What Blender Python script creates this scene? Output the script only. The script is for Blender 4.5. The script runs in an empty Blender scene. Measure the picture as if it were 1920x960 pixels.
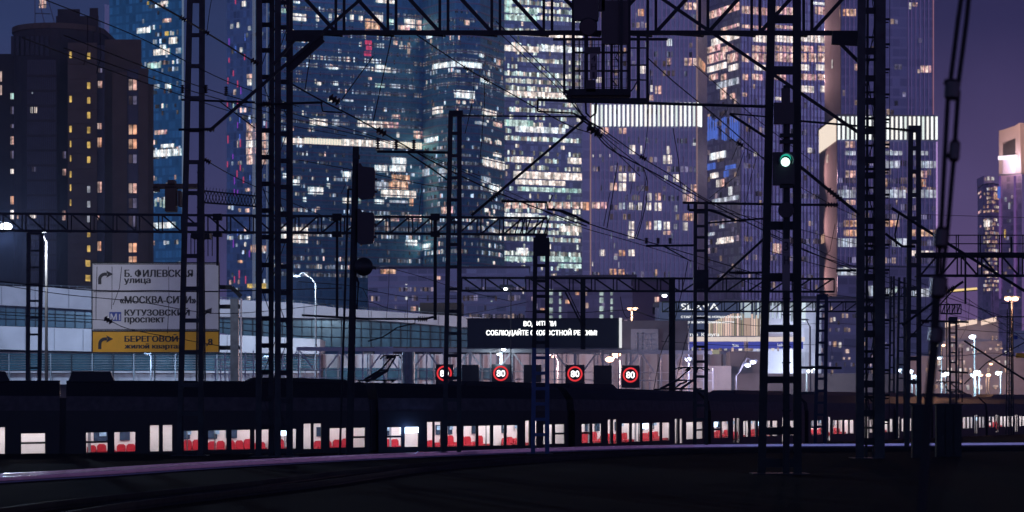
import bpy, math, random
from mathutils import Vector, Matrix
random.seed(7)
scn = bpy.context.scene
COL = scn.collection
F, HY, ZC = 5600.0, 771.0, 1.85          # focal length and horizon in photo pixels, eye height (m)

# ---------------------------------------------------------------- camera, sky, added fill sun, exposure
cam_d = bpy.data.cameras.new('camera')
cam = bpy.data.objects.new('camera', cam_d); COL.objects.link(cam)
cam.location = (0, 0, ZC); cam.rotation_euler = (math.pi/2, 0, 0)
cam_d.sensor_width = 36; cam_d.lens = F*36/1920
cam_d.shift_y = (HY-480)/1920
cam_d.clip_start = 0.5; cam_d.clip_end = 9000
cam_d.dof.use_dof = True; cam_d.dof.focus_distance = 125; cam_d.dof.aperture_fstop = 2.5
scn.camera = cam

world = bpy.data.worlds.new('World'); scn.world = world; world.use_nodes = True
wn, wl = world.node_tree.nodes, world.node_tree.links
wn.clear()
wo = wn.new('ShaderNodeOutputWorld'); wa = wn.new('ShaderNodeAddShader')
sky = wn.new('ShaderNodeTexSky'); sky.sky_type = 'NISHITA'; sky.sun_disc = False
sky.sun_elevation = math.radians(-5); sky.sun_rotation = math.radians(250)
b1 = wn.new('ShaderNodeBackground'); b1.inputs[1].default_value = 0.05
wl.new(sky.outputs[0], b1.inputs[0])
tc = wn.new('ShaderNodeTexCoord'); sep = wn.new('ShaderNodeSeparateXYZ')
wl.new(tc.outputs['Generated'], sep.inputs[0])
ra = wn.new('ShaderNodeValToRGB'); rb = wn.new('ShaderNodeValToRGB')
def ramp(n, stops):
    e = n.color_ramp.elements
    while len(e) > 1: e.remove(e[-1])
    e[0].position = stops[0][0]; e[0].color = (*stops[0][1], 1)
    for p, c in stops[1:]:
        k = e.new(p); k.color = (*c, 1)
# light pollution: violet towards the horizon, indigo overhead; redder on the right
ramp(ra, [(0.0, (.080, .064, .175)), (.066, (.060, .057, .155)), (.125, (.029, .046, .124)), (.2, (.015, .022, .07)), (.5, (.009, .012, .042)), (1, (.006, .008, .03))])
ramp(rb, [(0.0, (.180, .086, .225)), (.03, (.150, .086, .225)), (.066, (.108, .074, .190)), (.128, (.031, .026, .083)), (.2, (.018, .017, .058)), (.5, (.010, .011, .04)), (1, (.006, .008, .03))])
rc = wn.new('ShaderNodeValToRGB')       # the city's own glow low in the sky behind the viewer: it is what the glass towers mirror
ramp(rc, [(0.0, (.62, .26, .88)), (.016, (.55, .24, .80)), (.030, (.150, .230, .55)), (.10, (.135, .220, .53)), (.25, (.055, .08, .22)), (.5, (.014, .018, .06)), (1, (.006, .008, .03))])
wl.new(sep.outputs['Z'], rc.inputs[0])
wl.new(sep.outputs['Z'], ra.inputs[0]); wl.new(sep.outputs['Z'], rb.inputs[0])
mr = wn.new('ShaderNodeMapRange'); mr.inputs[1].default_value = -.10; mr.inputs[2].default_value = .16
wl.new(sep.outputs['X'], mr.inputs[0])
mx = wn.new('ShaderNodeMixRGB'); wl.new(mr.outputs[0], mx.inputs[0]); wl.new(ra.outputs[0], mx.inputs[1]); wl.new(rb.outputs[0], mx.inputs[2])
b2 = wn.new('ShaderNodeBackground'); b2.inputs[1].default_value = 1.0
cn = wn.new('ShaderNodeTexNoise'); cn.inputs['Scale'].default_value = 9; cn.inputs['Detail'].default_value = 6; cn.inputs['Roughness'].default_value = .6
wl.new(tc.outputs['Generated'], cn.inputs['Vector'])
cm = wn.new('ShaderNodeMapRange'); cm.inputs[1].default_value = .3; cm.inputs[2].default_value = .7; cm.inputs[3].default_value = .84; cm.inputs[4].default_value = 1.18
wl.new(cn.outputs[0], cm.inputs[0]); wl.new(cm.outputs[0], b2.inputs[1])
my = wn.new('ShaderNodeMapRange'); my.interpolation_type = 'SMOOTHSTEP'; my.inputs[1].default_value = .55; my.inputs[2].default_value = -.35
wl.new(sep.outputs['Y'], my.inputs[0])
mz = wn.new('ShaderNodeMixRGB'); wl.new(my.outputs[0], mz.inputs[0]); wl.new(mx.outputs[0], mz.inputs[1]); wl.new(rc.outputs[0], mz.inputs[2])
wl.new(mz.outputs[0], b2.inputs[0])
wl.new(b1.outputs[0], wa.inputs[0]); wl.new(b2.outputs[0], wa.inputs[1]); wl.new(wa.outputs[0], wo.inputs[0])

fill_sun_d = bpy.data.lights.new('fill_sun', 'SUN'); fill_sun_d.energy = 0.012; fill_sun_d.angle = math.radians(.5); fill_sun_d.color = (.75, .85, 1)  # faint cool sun lamp added for slight modelling, from no visible source
fill_sun = bpy.data.objects.new('fill_sun', fill_sun_d); COL.objects.link(fill_sun)
fill_sun.rotation_euler = (math.radians(50), 0, math.radians(-40)); fill_sun.location = (0, 0, 300)

scn.view_settings.view_transform = 'Standard'; scn.view_settings.look = 'None'
scn.view_settings.exposure = 0.0; scn.view_settings.gamma = 1.0
scn.render.engine = 'CYCLES'
cy = scn.cycles
cy.max_bounces = 5; cy.diffuse_bounces = 2; cy.glossy_bounces = 3; cy.transmission_bounces = 4; cy.volume_bounces = 0
cy.transparent_max_bounces = 12; cy.use_denoising = True; cy.sample_clamp_indirect = 4; cy.caustics_reflective = False; cy.caustics_refractive = False

# ---------------------------------------------------------------- helpers
def P(x, y, d):
    return Vector(((x-960)/F*d, d, ZC+(HY-y)/F*d))
def ppm(d): return F/d
class MB:
    def __init__(s): s.v, s.f, s.uv = [], [], {}
    def quad(s, a, b, c, d, uv=None):
        n = len(s.v); s.v += [Vector(a), Vector(b), Vector(c), Vector(d)]
        if uv: s.uv[len(s.f)] = uv
        s.f.append((n, n+1, n+2, n+3))
    def poly(s, pts):
        n = len(s.v); s.v += [Vector(p) for p in pts]; s.f.append(tuple(range(n, n+len(pts))))
    def hexa(s, p):      # 8 corners: bottom 0-3, top 4-7
        n = len(s.v); s.v += [Vector(q) for q in p]
        for q in ((3, 2, 1, 0), (4, 5, 6, 7), (0, 1, 5, 4), (1, 2, 6, 5), (2, 3, 7, 6), (3, 0, 4, 7)):
            s.f.append(tuple(n+i for i in q))
    def box(s, a, b):
        (x0, y0, z0), (x1, y1, z1) = a, b
        s.hexa([(x0, y0, z0), (x1, y0, z0), (x1, y1, z0), (x0, y1, z0), (x0, y0, z1), (x1, y0, z1), (x1, y1, z1), (x0, y1, z1)])
    def bar(s, p, q, w, t):   # box along p-q, width w across, t deep in view
        p, q = Vector(p), Vector(q); u = (q-p).normalized()
        side = Vector((0, 1, 0)).cross(u)
        side = side.normalized() if side.length > .05 else Vector((1, 0, 0))
        dep = u.cross(side).normalized(); a = side*w/2; b = dep*t/2
        s.hexa([p-a-b, p+a-b, p+a+b, p-a+b, q-a-b, q+a-b, q+a+b, q-a+b])
    def channel(s, p, q, w, t, th=.025):
        o = Vector((0, t/2-th/2, 0))
        s.bar(Vector(p)-o, Vector(q)-o, w, th); s.bar(Vector(p)+o, Vector(q)+o, w, th)
        s.bar(p, q, th*1.4, t-2*th-.002)
    def tube(s, pts, r, n=6, r2=None):
        pts = [Vector(p) for p in pts]; base = len(s.v); m = len(pts)
        for i, p in enumerate(pts):
            u = (pts[min(i+1, m-1)]-pts[max(i-1, 0)]).normalized()
            a = u.cross(Vector((0, 0, 1)));  a = a.normalized() if a.length > .01 else Vector((1, 0, 0))
            b = u.cross(a).normalized(); rr = r if r2 is None else r+(r2-r)*i/max(1, m-1)
            for k in range(n):
                t = 2*math.pi*k/n; s.v.append(p+a*math.cos(t)*rr+b*math.sin(t)*rr)
        for i in range(m-1):
            for k in range(n):
                k2 = (k+1) % n
                s.f.append((base+i*n+k, base+i*n+k2, base+(i+1)*n+k2, base+(i+1)*n+k))
        s.f.append(tuple(base+k for k in range(n))[::-1]); s.f.append(tuple(base+(m-1)*n+k for k in range(n)))
    def lathe(s, p, q, prof, n=12):   # prof: (fraction along, radius)
        p, q = Vector(p), Vector(q); u = (q-p).normalized()
        a = u.cross(Vector((0, 0, 1))); a = a.normalized() if a.length > .01 else Vector((1, 0, 0)); b = u.cross(a)
        base = len(s.v); m = len(prof)
        for t, r in prof:
            for k in range(n):
                g = 2*math.pi*k/n; s.v.append(p+(q-p)*t+a*math.cos(g)*r+b*math.sin(g)*r)
        for i in range(m-1):
            for k in range(n):
                k2 = (k+1) % n
                s.f.append((base+i*n+k, base+i*n+k2, base+(i+1)*n+k2, base+(i+1)*n+k))
        s.f.append(tuple(base+k for k in range(n))[::-1]); s.f.append(tuple(base+(m-1)*n+k for k in range(n)))
    def insulator(s, p, q, r, sheds=5):
        prof = [(0, r*.35)]
        for i in range(sheds):
            t = (i+.5)/sheds; w = .38/sheds
            prof += [(t-w, r*.45), (t-w*.3, r), (t+w*.3, r), (t+w, r*.45)]
        s.lathe(p, q, prof+[(1, r*.35)], 8)
    def sphere(s, c, r, n=10, m=7, squash=1):
        prof = [(.5-.5*math.cos(math.pi*i/m), max(.02, math.sin(math.pi*i/m))*r) for i in range(m+1)]
        c = Vector(c); s.lathe(c-Vector((0, 0, r*squash)), c+Vector((0, 0, r*squash)), prof, n)
    def build(s, name, mat, parent=None, smooth=False):
        org = Vector(parent['_o']) if parent is not None else Vector((0, 0, 0))
        me = bpy.data.meshes.new(name)
        me.from_pydata([tuple(p-org) for p in s.v], [], s.f)
        if s.uv:
            l = me.uv_layers.new(name='UVMap')
            for fi, u in s.uv.items():
                pl = me.polygons[fi]
                for k, li in enumerate(pl.loop_indices): l.data[li].uv = u[k]
        me.materials.append(mat); me.update()
        if smooth: me.polygons.foreach_set('use_smooth', [True]*len(me.polygons))
        o = bpy.data.objects.new(name, me); COL.objects.link(o)
        if parent is not None:
            o.parent = parent; o['_o'] = tuple(org)
        else: o['_o'] = (0, 0, 0)
        return o
def tag(o, label, cat, group=None, kind=None):
    o['label'] = label; o['category'] = cat
    if group: o['group'] = group
    if kind: o['kind'] = kind
    return o
def thing(name, label, cat, loc, group=None, kind=None):
    o = bpy.data.objects.new(name, None); COL.objects.link(o); o.location = loc
    o['_o'] = tuple(loc); o.empty_display_size = .5
    return tag(o, label, cat, group, kind or 'thing')
def single(mb, name, mat, label, cat, group=None, kind=None, smooth=False):
    return tag(mb.build(name, mat, None, smooth), label, cat, group, kind)
def struct(mb, name, mat):
    o = mb.build(name, mat); o['kind'] = 'structure'; return o
def shift(src, off):
    c = src.copy(); COL.objects.link(c); c.parent = src.parent; c.location = Vector(src.location)+Vector(off); return c
def add_light(parent, loc, kind, power, color, radius=.2, aim=None, spot=1.2, size=2, blend=.6):
    l = bpy.data.lights.new('lamp_light', kind); l.energy = power; l.color = color
    if kind == 'AREA': l.size = size
    else: l.shadow_soft_size = radius
    if kind == 'SPOT': l.spot_size = spot; l.spot_blend = blend
    o = bpy.data.objects.new('lamp_light', l); COL.objects.link(o); o.parent = parent
    o.location = Vector(loc)-Vector(parent['_o'])
    if aim is not None: o.rotation_euler = (Vector(aim)-Vector(loc)).to_track_quat('-Z', 'Y').to_euler()
    return o

# ---------------------------------------------------------------- materials
def nodes(name):
    m = bpy.data.materials.new(name); m.use_nodes = True
    nt = m.node_tree; return m, nt.nodes, nt.links, nt.nodes['Principled BSDF']
def mat(name, c, rough=.6, metal=0.0, var=.35, scale=3.0, bump=0.0):
    m, n, l, b = nodes(name)
    t = n.new('ShaderNodeTexCoord'); nz = n.new('ShaderNodeTexNoise'); nz.inputs['Scale'].default_value = scale; nz.inputs['Detail'].default_value = 5
    l.new(t.outputs['Object'], nz.inputs['Vector'])
    r = n.new('ShaderNodeValToRGB')
    ramp(r, [(.25, tuple(k*(1-var) for k in c)), (.75, tuple(min(1, k*(1+var)) for k in c))])
    l.new(nz.outputs[0], r.inputs[0]); l.new(r.outputs[0], b.inputs['Base Color'])
    b.inputs['Roughness'].default_value = rough; b.inputs['Metallic'].default_value = metal
    if bump:
        bp = n.new('ShaderNodeBump'); bp.inputs['Strength'].default_value = bump; l.new(nz.outputs[0], bp.inputs['Height']); l.new(bp.outputs[0], b.inputs['Normal'])
    return m
def emis(name, c, s, vary=0.0, sample=False):
    m, n, l, b = nodes(name); n.remove(b)
    e = n.new('ShaderNodeEmission'); e.inputs[0].default_value = (*c, 1); e.inputs[1].default_value = s
    if vary:
        g = n.new('ShaderNodeNewGeometry'); r = n.new('ShaderNodeMapRange')
        r.inputs[3].default_value = s*(1-vary); r.inputs[4].default_value = s*(1+vary)
        l.new(g.outputs['Random Per Island'], r.inputs[0]); l.new(r.outputs[0], e.inputs[1])
    l.new(e.outputs[0], n['Material Output'].inputs[0])
    m.cycles.emission_sampling = 'FRONT_BACK' if sample else 'NONE'
    return m
def win_mix(name, stops, lo, hi, power=1.6, patch=.55):
    """lit windows: colour and strength differ from pane to pane; blinds, lamps and furniture break each pane up"""
    m, n, l, b = nodes(name); n.remove(b)
    g = n.new('ShaderNodeNewGeometry'); wn_ = n.new('ShaderNodeTexWhiteNoise'); wn_.noise_dimensions = '1D'
    l.new(g.outputs['Random Per Island'], wn_.inputs['W'])
    r = n.new('ShaderNodeValToRGB'); r.color_ramp.interpolation = 'CONSTANT'; ramp(r, stops); l.new(g.outputs['Random Per Island'], r.inputs[0])
    pw = n.new('ShaderNodeMath'); pw.operation = 'POWER'; l.new(wn_.outputs['Value'], pw.inputs[0]); pw.inputs[1].default_value = power
    mp = n.new('ShaderNodeMapRange'); mp.inputs[3].default_value = lo; mp.inputs[4].default_value = hi; l.new(pw.outputs[0], mp.inputs[0])
    t = n.new('ShaderNodeTexCoord'); nz = n.new('ShaderNodeTexNoise'); nz.inputs['Scale'].default_value = .62; nz.inputs['Detail'].default_value = 3
    l.new(t.outputs['Object'], nz.inputs['Vector'])
    k = n.new('ShaderNodeMapRange'); k.inputs[1].default_value = .36; k.inputs[2].default_value = .64; k.inputs[3].default_value = 1-patch; k.inputs[4].default_value = 1+patch*.5
    l.new(nz.outputs[0], k.inputs[0])
    mu = n.new('ShaderNodeMath'); mu.operation = 'MULTIPLY'; l.new(mp.outputs[0], mu.inputs[0]); l.new(k.outputs[0], mu.inputs[1])
    e = n.new('ShaderNodeEmission'); l.new(r.outputs[0], e.inputs[0]); l.new(mu.outputs[0], e.inputs[1])
    l.new(e.outputs[0], n['Material Output'].inputs[0]); m.cycles.emission_sampling = 'NONE'
    return m
def facade(name, glass, frame, fh, bw, slab=.22, mull=.10, metal=.85, rough=.3, var=.35):
    """curtain wall on metre UVs: spandrel bands, mullions, panes that differ slightly"""
    m, n, l, b = nodes(name)
    u = n.new('ShaderNodeUVMap'); s = n.new('ShaderNodeSeparateXYZ'); l.new(u.outputs[0], s.inputs[0])
    def div(o, k):
        d = n.new('ShaderNodeMath'); d.operation = 'DIVIDE'; l.new(o, d.inputs[0]); d.inputs[1].default_value = k; return d.outputs[0]
    def op(kind, a, bb=None):
        d = n.new('ShaderNodeMath'); d.operation = kind; l.new(a, d.inputs[0])
        if bb is not None:
            if isinstance(bb, (int, float)): d.inputs[1].default_value = bb
            else: l.new(bb, d.inputs[1])
        return d.outputs[0]
    uu, vv = div(s.outputs[0], bw), div(s.outputs[1], fh)
    band = op('LESS_THAN', op('FRACT', vv), slab); mul = op('LESS_THAN', op('FRACT', uu), mull)
    mask = op('MAXIMUM', band, mul)
    cb = n.new('ShaderNodeCombineXYZ'); l.new(op('FLOOR', uu), cb.inputs[0]); l.new(op('FLOOR', vv), cb.inputs[1])
    w = n.new('ShaderNodeTexWhiteNoise'); w.noise_dimensions = '2D'; l.new(cb.outputs[0], w.inputs['Vector'])
    r = n.new('ShaderNodeValToRGB'); ramp(r, [(0, tuple(k*(1-var) for k in glass)), (1, tuple(k*(1+var) for k in glass))]); l.new(w.outputs['Value'], r.inputs[0])
    mx_ = n.new('ShaderNodeMixRGB'); l.new(mask, mx_.inputs[0]); l.new(r.outputs[0], mx_.inputs[1]); mx_.inputs[2].default_value = (*frame, 1)
    l.new(mx_.outputs[0], b.inputs['Base Color'])
    b.inputs['Metallic'].default_value = metal; b.inputs['Roughness'].default_value = rough
    return m
def glassy(name, c, alpha):
    m, n, l, b = nodes(name)
    tr = n.new('ShaderNodeBsdfTransparent'); gl = n.new('ShaderNodeBsdfGlossy'); gl.inputs['Roughness'].default_value = .05
    tr.inputs[0].default_value = (*c, 1); mi = n.new('ShaderNodeMixShader'); mi.inputs[0].default_value = alpha
    l.new(tr.outputs[0], mi.inputs[1]); l.new(gl.outputs[0], mi.inputs[2]); l.new(mi.outputs[0], n['Material Output'].inputs[0]); n.remove(b)
    return m

M_STEEL = mat('weathered_mast_steel', (.008, .015, .017), .7, .1, .5, 2.5)
M_STEEL_L = mat('galvanised_steel', (.16, .19, .20), .45, .5, .3, 2.0)
M_BLUE = mat('blue_mast_paint', (.012, .055, .17), .5, 0, .3, 2)
M_STEEL2 = mat('dull_grey_mast_steel', (.022, .032, .034), .6, .25, .6, 1.6)
M_BLUED = mat('dull_blue_paint', (.010, .026, .055), .7, 0, .3, 2)
M_WIRE = mat('wire_copper', (.016, .016, .018), .8, .1, .3, 1)
M_RUBBER = mat('insulator_porcelain', (.03, .02, .02), .3, 0, .2, 4)
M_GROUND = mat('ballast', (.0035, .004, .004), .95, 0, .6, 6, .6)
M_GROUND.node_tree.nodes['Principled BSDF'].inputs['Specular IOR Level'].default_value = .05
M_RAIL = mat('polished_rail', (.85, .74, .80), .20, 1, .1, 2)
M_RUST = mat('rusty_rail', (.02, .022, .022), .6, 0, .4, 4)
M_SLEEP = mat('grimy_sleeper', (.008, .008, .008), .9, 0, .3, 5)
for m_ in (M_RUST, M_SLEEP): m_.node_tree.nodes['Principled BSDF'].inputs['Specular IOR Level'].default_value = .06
M_TRAIN = mat('dark_train_paint', (.006, .007, .007), .5, 0, .25, 1.5)
M_STRIP = mat('ribbed_roof_metal', (.055, .048, .052), .6, .2, .45, 3)
M_INT = mat('train_interior_panel', (.78, .74, .74), .6, 0, .06, 2)
M_SEAT = mat('red_seat_vinyl', (.50, .022, .04), .5, 0, .2, 5)
M_FLOOR = mat('train_floor', (.12, .11, .11), .6, 0, .2, 5)
M_CEIL = emis('train_ceiling_lamp', (1, .92, .93), 8.5, 0, True)
M_CEILS = [emis('train_ceiling_lamp_%s' % k, (1, .92, .93), v, 0, True) for k, v in (('low', 9.0), ('mid', 11.5), ('high', 14.0))]
M_SCREEN = emis('info_screen', (.55, .75, 1), 5.0)
M_PANE = glassy('train_glass', (.9, .92, .95), .06)
M_PANE_D = mat('train_far_glass', (.03, .06, .10), .12, 0, .5, 3)
M_PART = mat('train_partition', (.30, .32, .36), .3, 0, .2, 3)
M_AD1 = mat('train_poster', (.25, .42, .60), .6, 0, .6, 6)
M_CONC = mat('pale_concrete', (.46, .45, .46), .85, 0, .22, .25)
M_CONC_D = mat('dark_concrete', (.16, .15, .16), .9, 0, .3, .3)
M_WHITE = mat('white_painted_steel', (.62, .64, .66), .5, .1, .12, 1)
M_TEAL = mat('teal_noise_screen', (.05, .125, .155), .25, .1, .4, .6)
M_BLACK = mat('black_panel', (.012, .014, .016), .5, 0, .2, 2)
M_SIGNW = mat('sign_white_sheeting', (.66, .68, .72), .6, 0, .08, 1.0)
M_SIGNY = mat('sign_yellow_sheeting', (.92, .46, .012), .6, 0, .08, 1.0)
M_SIGNB = mat('sign_blue_sheeting', (.03, .07, .35), .6, 0, .1, 1.0)
M_INK = mat('sign_ink', (.012, .014, .02), .6, 0, .1, 1.0)
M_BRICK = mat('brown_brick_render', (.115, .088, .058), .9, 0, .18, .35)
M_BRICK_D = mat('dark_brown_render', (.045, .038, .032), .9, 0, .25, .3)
M_LOGGIA = mat('dark_loggia_glass', (.035, .035, .045), .35, 0, .4, .5)

# ---------------------------------------------------------------- interpolation
def interp(tab):
    xs = [t[0] for t in tab]; ys = [t[1] for t in tab]; n = len(xs)
    h = [xs[i+1]-xs[i] for i in range(n-1)]; dl = [(ys[i+1]-ys[i])/h[i] for i in range(n-1)]
    m = [dl[0]]+[(dl[i-1]+dl[i])/2 if dl[i-1]*dl[i] > 0 else 0 for i in range(1, n-1)]+[dl[-1]]
    def f(x):
        if x <= xs[0]: return ys[0]+m[0]*(x-xs[0])
        if x >= xs[-1]: return ys[-1]+m[-1]*(x-xs[-1])
        i = max(k for k in range(n-1) if xs[k] <= x); t = (x-xs[i])/h[i]
        return ((1+2*t)*(1-t)**2*ys[i]+t*(1-t)**2*h[i]*m[i]+t*t*(3-2*t)*ys[i+1]+t*t*(t-1)*h[i]*m[i+1])
    return f
S_ = interp([(-400, 41), (0, 40), (600, 39.3), (1000, 37.6), (1200, 35.2), (1400, 31.4), (1580, 27.4), (1830, 22), (1960, 19.6)])
def D(x): return F/S_(x)

# ---------------------------------------------------------------- ground
GB = -1.9                     # level of the train's track bed and of the city beyond it
tr = [(( x-960)/F*D(x), D(x)) for x in range(-400, 2001, 100)]
tx = Vector((tr[-1][0]-tr[-2][0], tr[-1][1]-tr[-2][1])).normalized()
edge = [(-4000, 128), (-150, 128)]+[(a, b*.925) for a, b in tr]+[(tr[-1][0]+tx.x*600+8, tr[-1][1]*.93+tx.y*600), (4000, 1500)]
near = [(-4000, -60), (-150, -60)]+[(a*.9, -60) for a, b in tr]+[(600, -60), (4000, -60)]
g = MB()
for i in range(len(edge)-1):
    e0, e1, n0, n1 = edge[i], edge[i+1], near[i], near[i+1]
    g.quad((*n0, 0), (*n1, 0), (*e1, 0), (*e0, 0))
    f0, f1 = (e0[0]-.3, e0[1]+2.2), (e1[0]-.3, e1[1]+2.2)
    g.quad((*e0, 0), (*e1, 0), (*f1, GB), (*f0, GB))
    g.quad((*f0, GB), (*f1, GB), (f1[0]*1.5, 7000, GB), (f0[0]*1.5, 7000, GB))
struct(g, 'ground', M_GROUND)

def track(tab, label, railmat, side):
    f = interp(tab); xs = list(range(-350, 2250, 50))
    pts = []
    for x in xs:
        y = f(x); d = F*(ZC-.17)/(y-HY); pts.append(Vector(((x-960)/F*d, d, 0)))
    root = thing('railway_track', label, 'railway track', pts[len(pts)//2])
    def off(k, a):
        u = (pts[min(k+1, len(pts)-1)]-pts[max(k-1, 0)]).normalized(); n = Vector((-u.y, u.x, 0))
        return pts[k]+n*a
    for a in (0, 1.52):
        mb = MB(); prof = [(-.06, .0), (.06, .0), (.02, .05), (.037, .055), (.0329, .15), (.026, .156), (-.026, .156), (-.0329, .15), (-.037, .055), (-.02, .05)]
        rings = [[off(k, a+p[0])+Vector((0, 0, p[1]+.004)) for p in prof] for k in range(len(pts))]
        for k in range(len(pts)-1):
            for j in range(len(prof)):
                j2 = (j+1) % len(prof); mb.quad(rings[k][j], rings[k][j2], rings[k+1][j2], rings[k+1][j])
        mb.build('rail', railmat, root)
    sl = MB(); acc = 0
    for k in range(len(pts)-1):
        L = (pts[k+1]-pts[k]).length; u = (pts[k+1]-pts[k]).normalized(); n = Vector((-u.y, u.x, 0))
        while acc < L:
            c = pts[k]+u*acc+n*.76; a, b = u*.13, n*1.3
            z0, z1 = Vector((0, 0, -.1)), Vector((0, 0, .002))
            sl.hexa([c-a-b+z0, c+a-b+z0, c+a+b+z0, c-a+b+z0, c-a-b+z1, c+a-b+z1, c+a+b+z1, c-a+b+z1]); acc += .62
        acc -= L
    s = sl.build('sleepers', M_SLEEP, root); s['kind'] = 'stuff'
track([(-400, 921), (0, 893.5), (200, 882), (400, 869), (600, 858.5), (800, 849.5), (1000, 842), (1200, 836), (1400, 833), (1600, 832), (1900, 830), (2300, 827)],
      'curving track beside the train, its polished rail shining violet', M_RAIL, 1)
track([(-400, 1060), (200, 946), (400, 922), (600, 900), (800, 874), (1000, 859), (1200, 847), (1400, 842), (1900, 838), (2300, 834)],
      'dull rusty track nearest the viewer in the dark foreground', M_RUST, 1)

# ---------------------------------------------------------------- train
roof_py = interp([(-200, 713), (450, 714), (700, 717), (960, 723.5), (1200, 729), (1400, 737), (1700, 742), (1950, 746)])
st_py = interp([(-200, 741), (0, 742), (480, 745), (960, 747.5), (1200, 750.5), (1500, 755), (1950, 757.5)])
wt_py = interp([(-200, 814), (60, 812), (640, 802), (880, 798), (1050, 795), (1180, 793), (1390, 789), (1580, 787), (1830, 781), (1950, 779)])
wb_py = interp([(-200, 854), (60, 851), (640, 840), (880, 837), (1050, 832.5), (1180, 829), (1390, 820), (1580, 814), (1830, 803), (1950, 798)])
dt_py = interp([(-200, 802), (0, 800), (300, 796), (590, 793), (810, 790), (1150, 785.5), (1380, 783), (1550, 781), (1830, 777.5), (1950, 776.5)])
db_py = interp([(-200, 855), (0, 852), (300, 846), (590, 841.5), (810, 838), (1150, 832.5), (1380, 829.5), (1550, 827), (1830, 812.5), (1950, 807)])
def side(x, y, o=0.0):
    d = D(x); p = P(x, y, d)
    q = P(x+2, y, D(x+2)); u = Vector((q.x-p.x, q.y-p.y, 0)).normalized(); n = Vector((-u.y, u.x, 0))
    return p+n*o
def at_z(x, z, o=0.0):
    p = side(x, HY, o); p.z = z; return p
# car: (x0, x1, windows, doors, fairing, label)
CARS = [
 (-190, 112, [(38, 86)], [(-16, 11), (-44, -20)], (-80, 20), 'dark train car cut off by the left edge, two white panes lit'),
 (124, 692, [(160, 203), (213, 255), (344, 372), (389, 426), (433, 470), (476, 513), (520, 556), (617, 650), (655, 685)], [(280, 299), (304, 324), (568, 584), (587, 603)], (30+98, 212), 'dark train car passing below the white and yellow road sign'),
 (710, 1064, [(725, 753), (758, 785), (838, 862), (868, 893), (896, 920), (924, 946), (949, 971), (1018, 1036), (1040, 1059)], [(800, 812), (814, 827), (984, 993), (997, 1007)], (885, 1056), 'dark train car with pantograph, seen behind the blue mast'),
 (1078, 1326, [(1090, 1107), (1110, 1128), (1165, 1181), (1184, 1201), (1204, 1219), (1222, 1238), (1241, 1256), (1286, 1301), (1304, 1318)], [(1139, 1146), (1149, 1157), (1265, 1271), (1274, 1280)], (1085, 1180), 'dark train car below the right end of the LED board'),
 (1333, 1509, [(1338, 1352), (1353, 1366), (1393, 1404), (1407, 1418), (1421, 1432), (1435, 1445), (1448, 1458), (1481, 1490), (1493, 1503)], [(1374, 1379), (1381, 1387), (1466, 1470), (1472, 1477)], (1395, 1500), 'dark train car behind the mast with the green signal'),
 (1516, 1640, [(1520, 1529), (1531, 1541), (1561, 1570), (1572, 1580), (1583, 1591), (1593, 1601), (1604, 1611), (1630, 1637)], [(1547, 1551), (1553, 1557.5), (1621, 1624.5), (1626, 1629)], (1550, 1632), 'dark train car just left of and behind the tallest right mast'),
 (1645, 1746, [(1650, 1656.5), (1658.5, 1665), (1668, 1674), (1690, 1696), (1698, 1704), (1706, 1711)], [(1681, 1683.6), (1684.6, 1687), (1722, 1724.5), (1725.5, 1728)], (1660, 1735), 'dark train car between the tallest right mast and the black cabinets'),
 (1750, 1848, [(1762, 1767), (1769, 1774), (1805, 1811), (1812.5, 1818), (1819.5, 1824.5), (1835, 1840), (1841, 1846)], [(1780, 1782.3), (1783.3, 1785.6), (1827, 1829.4), (1830.4, 1833)], (1774, 1840), 'dark train car emerging right of the black cabinets'),
 (1852, 1962, [(1854, 1859), (1860, 1865), (1875, 1881), (1882, 1887), (1888.5, 1894), (1895.5, 1900.5), (1911, 1915.5), (1917, 1921)], [(1867, 1869.3), (1870.3, 1872.4), (1903, 1905.4), (1906.3, 1908.6), (1940, 1943), (1944, 1946.4)], (1872, 1955), 'farthest dark train car, at the right edge of the picture'),
]
SCREENS = [(758, 785), (1353, 1366), (1668, 1674), (520, 556), (1222, 1238), (1435, 1445), (1841, 1846)]
def strip_wall(mb, x0, x1, ya, yb, o0=0.0, o1=None, n=None):
    """quads along the curve from px x0..x1 between two height functions"""
    o1 = o0 if o1 is None else o1
    n = n or max(1, int((x1-x0)/40))
    for i in range(n):
        a, b = x0+(x1-x0)*i/n, x0+(x1-x0)*(i+1)/n
        mb.quad(side(a, ya(a), o0), side(b, ya(b), o0), side(b, yb(b), o1), side(a, yb(a), o1))
def panel(mb, x0, x1, ya, yb, o, th):
    """a solid slab standing on the curve"""
    p = []
    for yy in (yb, ya):
        p += [side(x0, yy(x0), o), side(x1, yy(x1), o), side(x1, yy(x1), o+th), side(x0, yy(x0), o+th)]
    mb.hexa(p)
C770 = lambda x: 770.0
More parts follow.
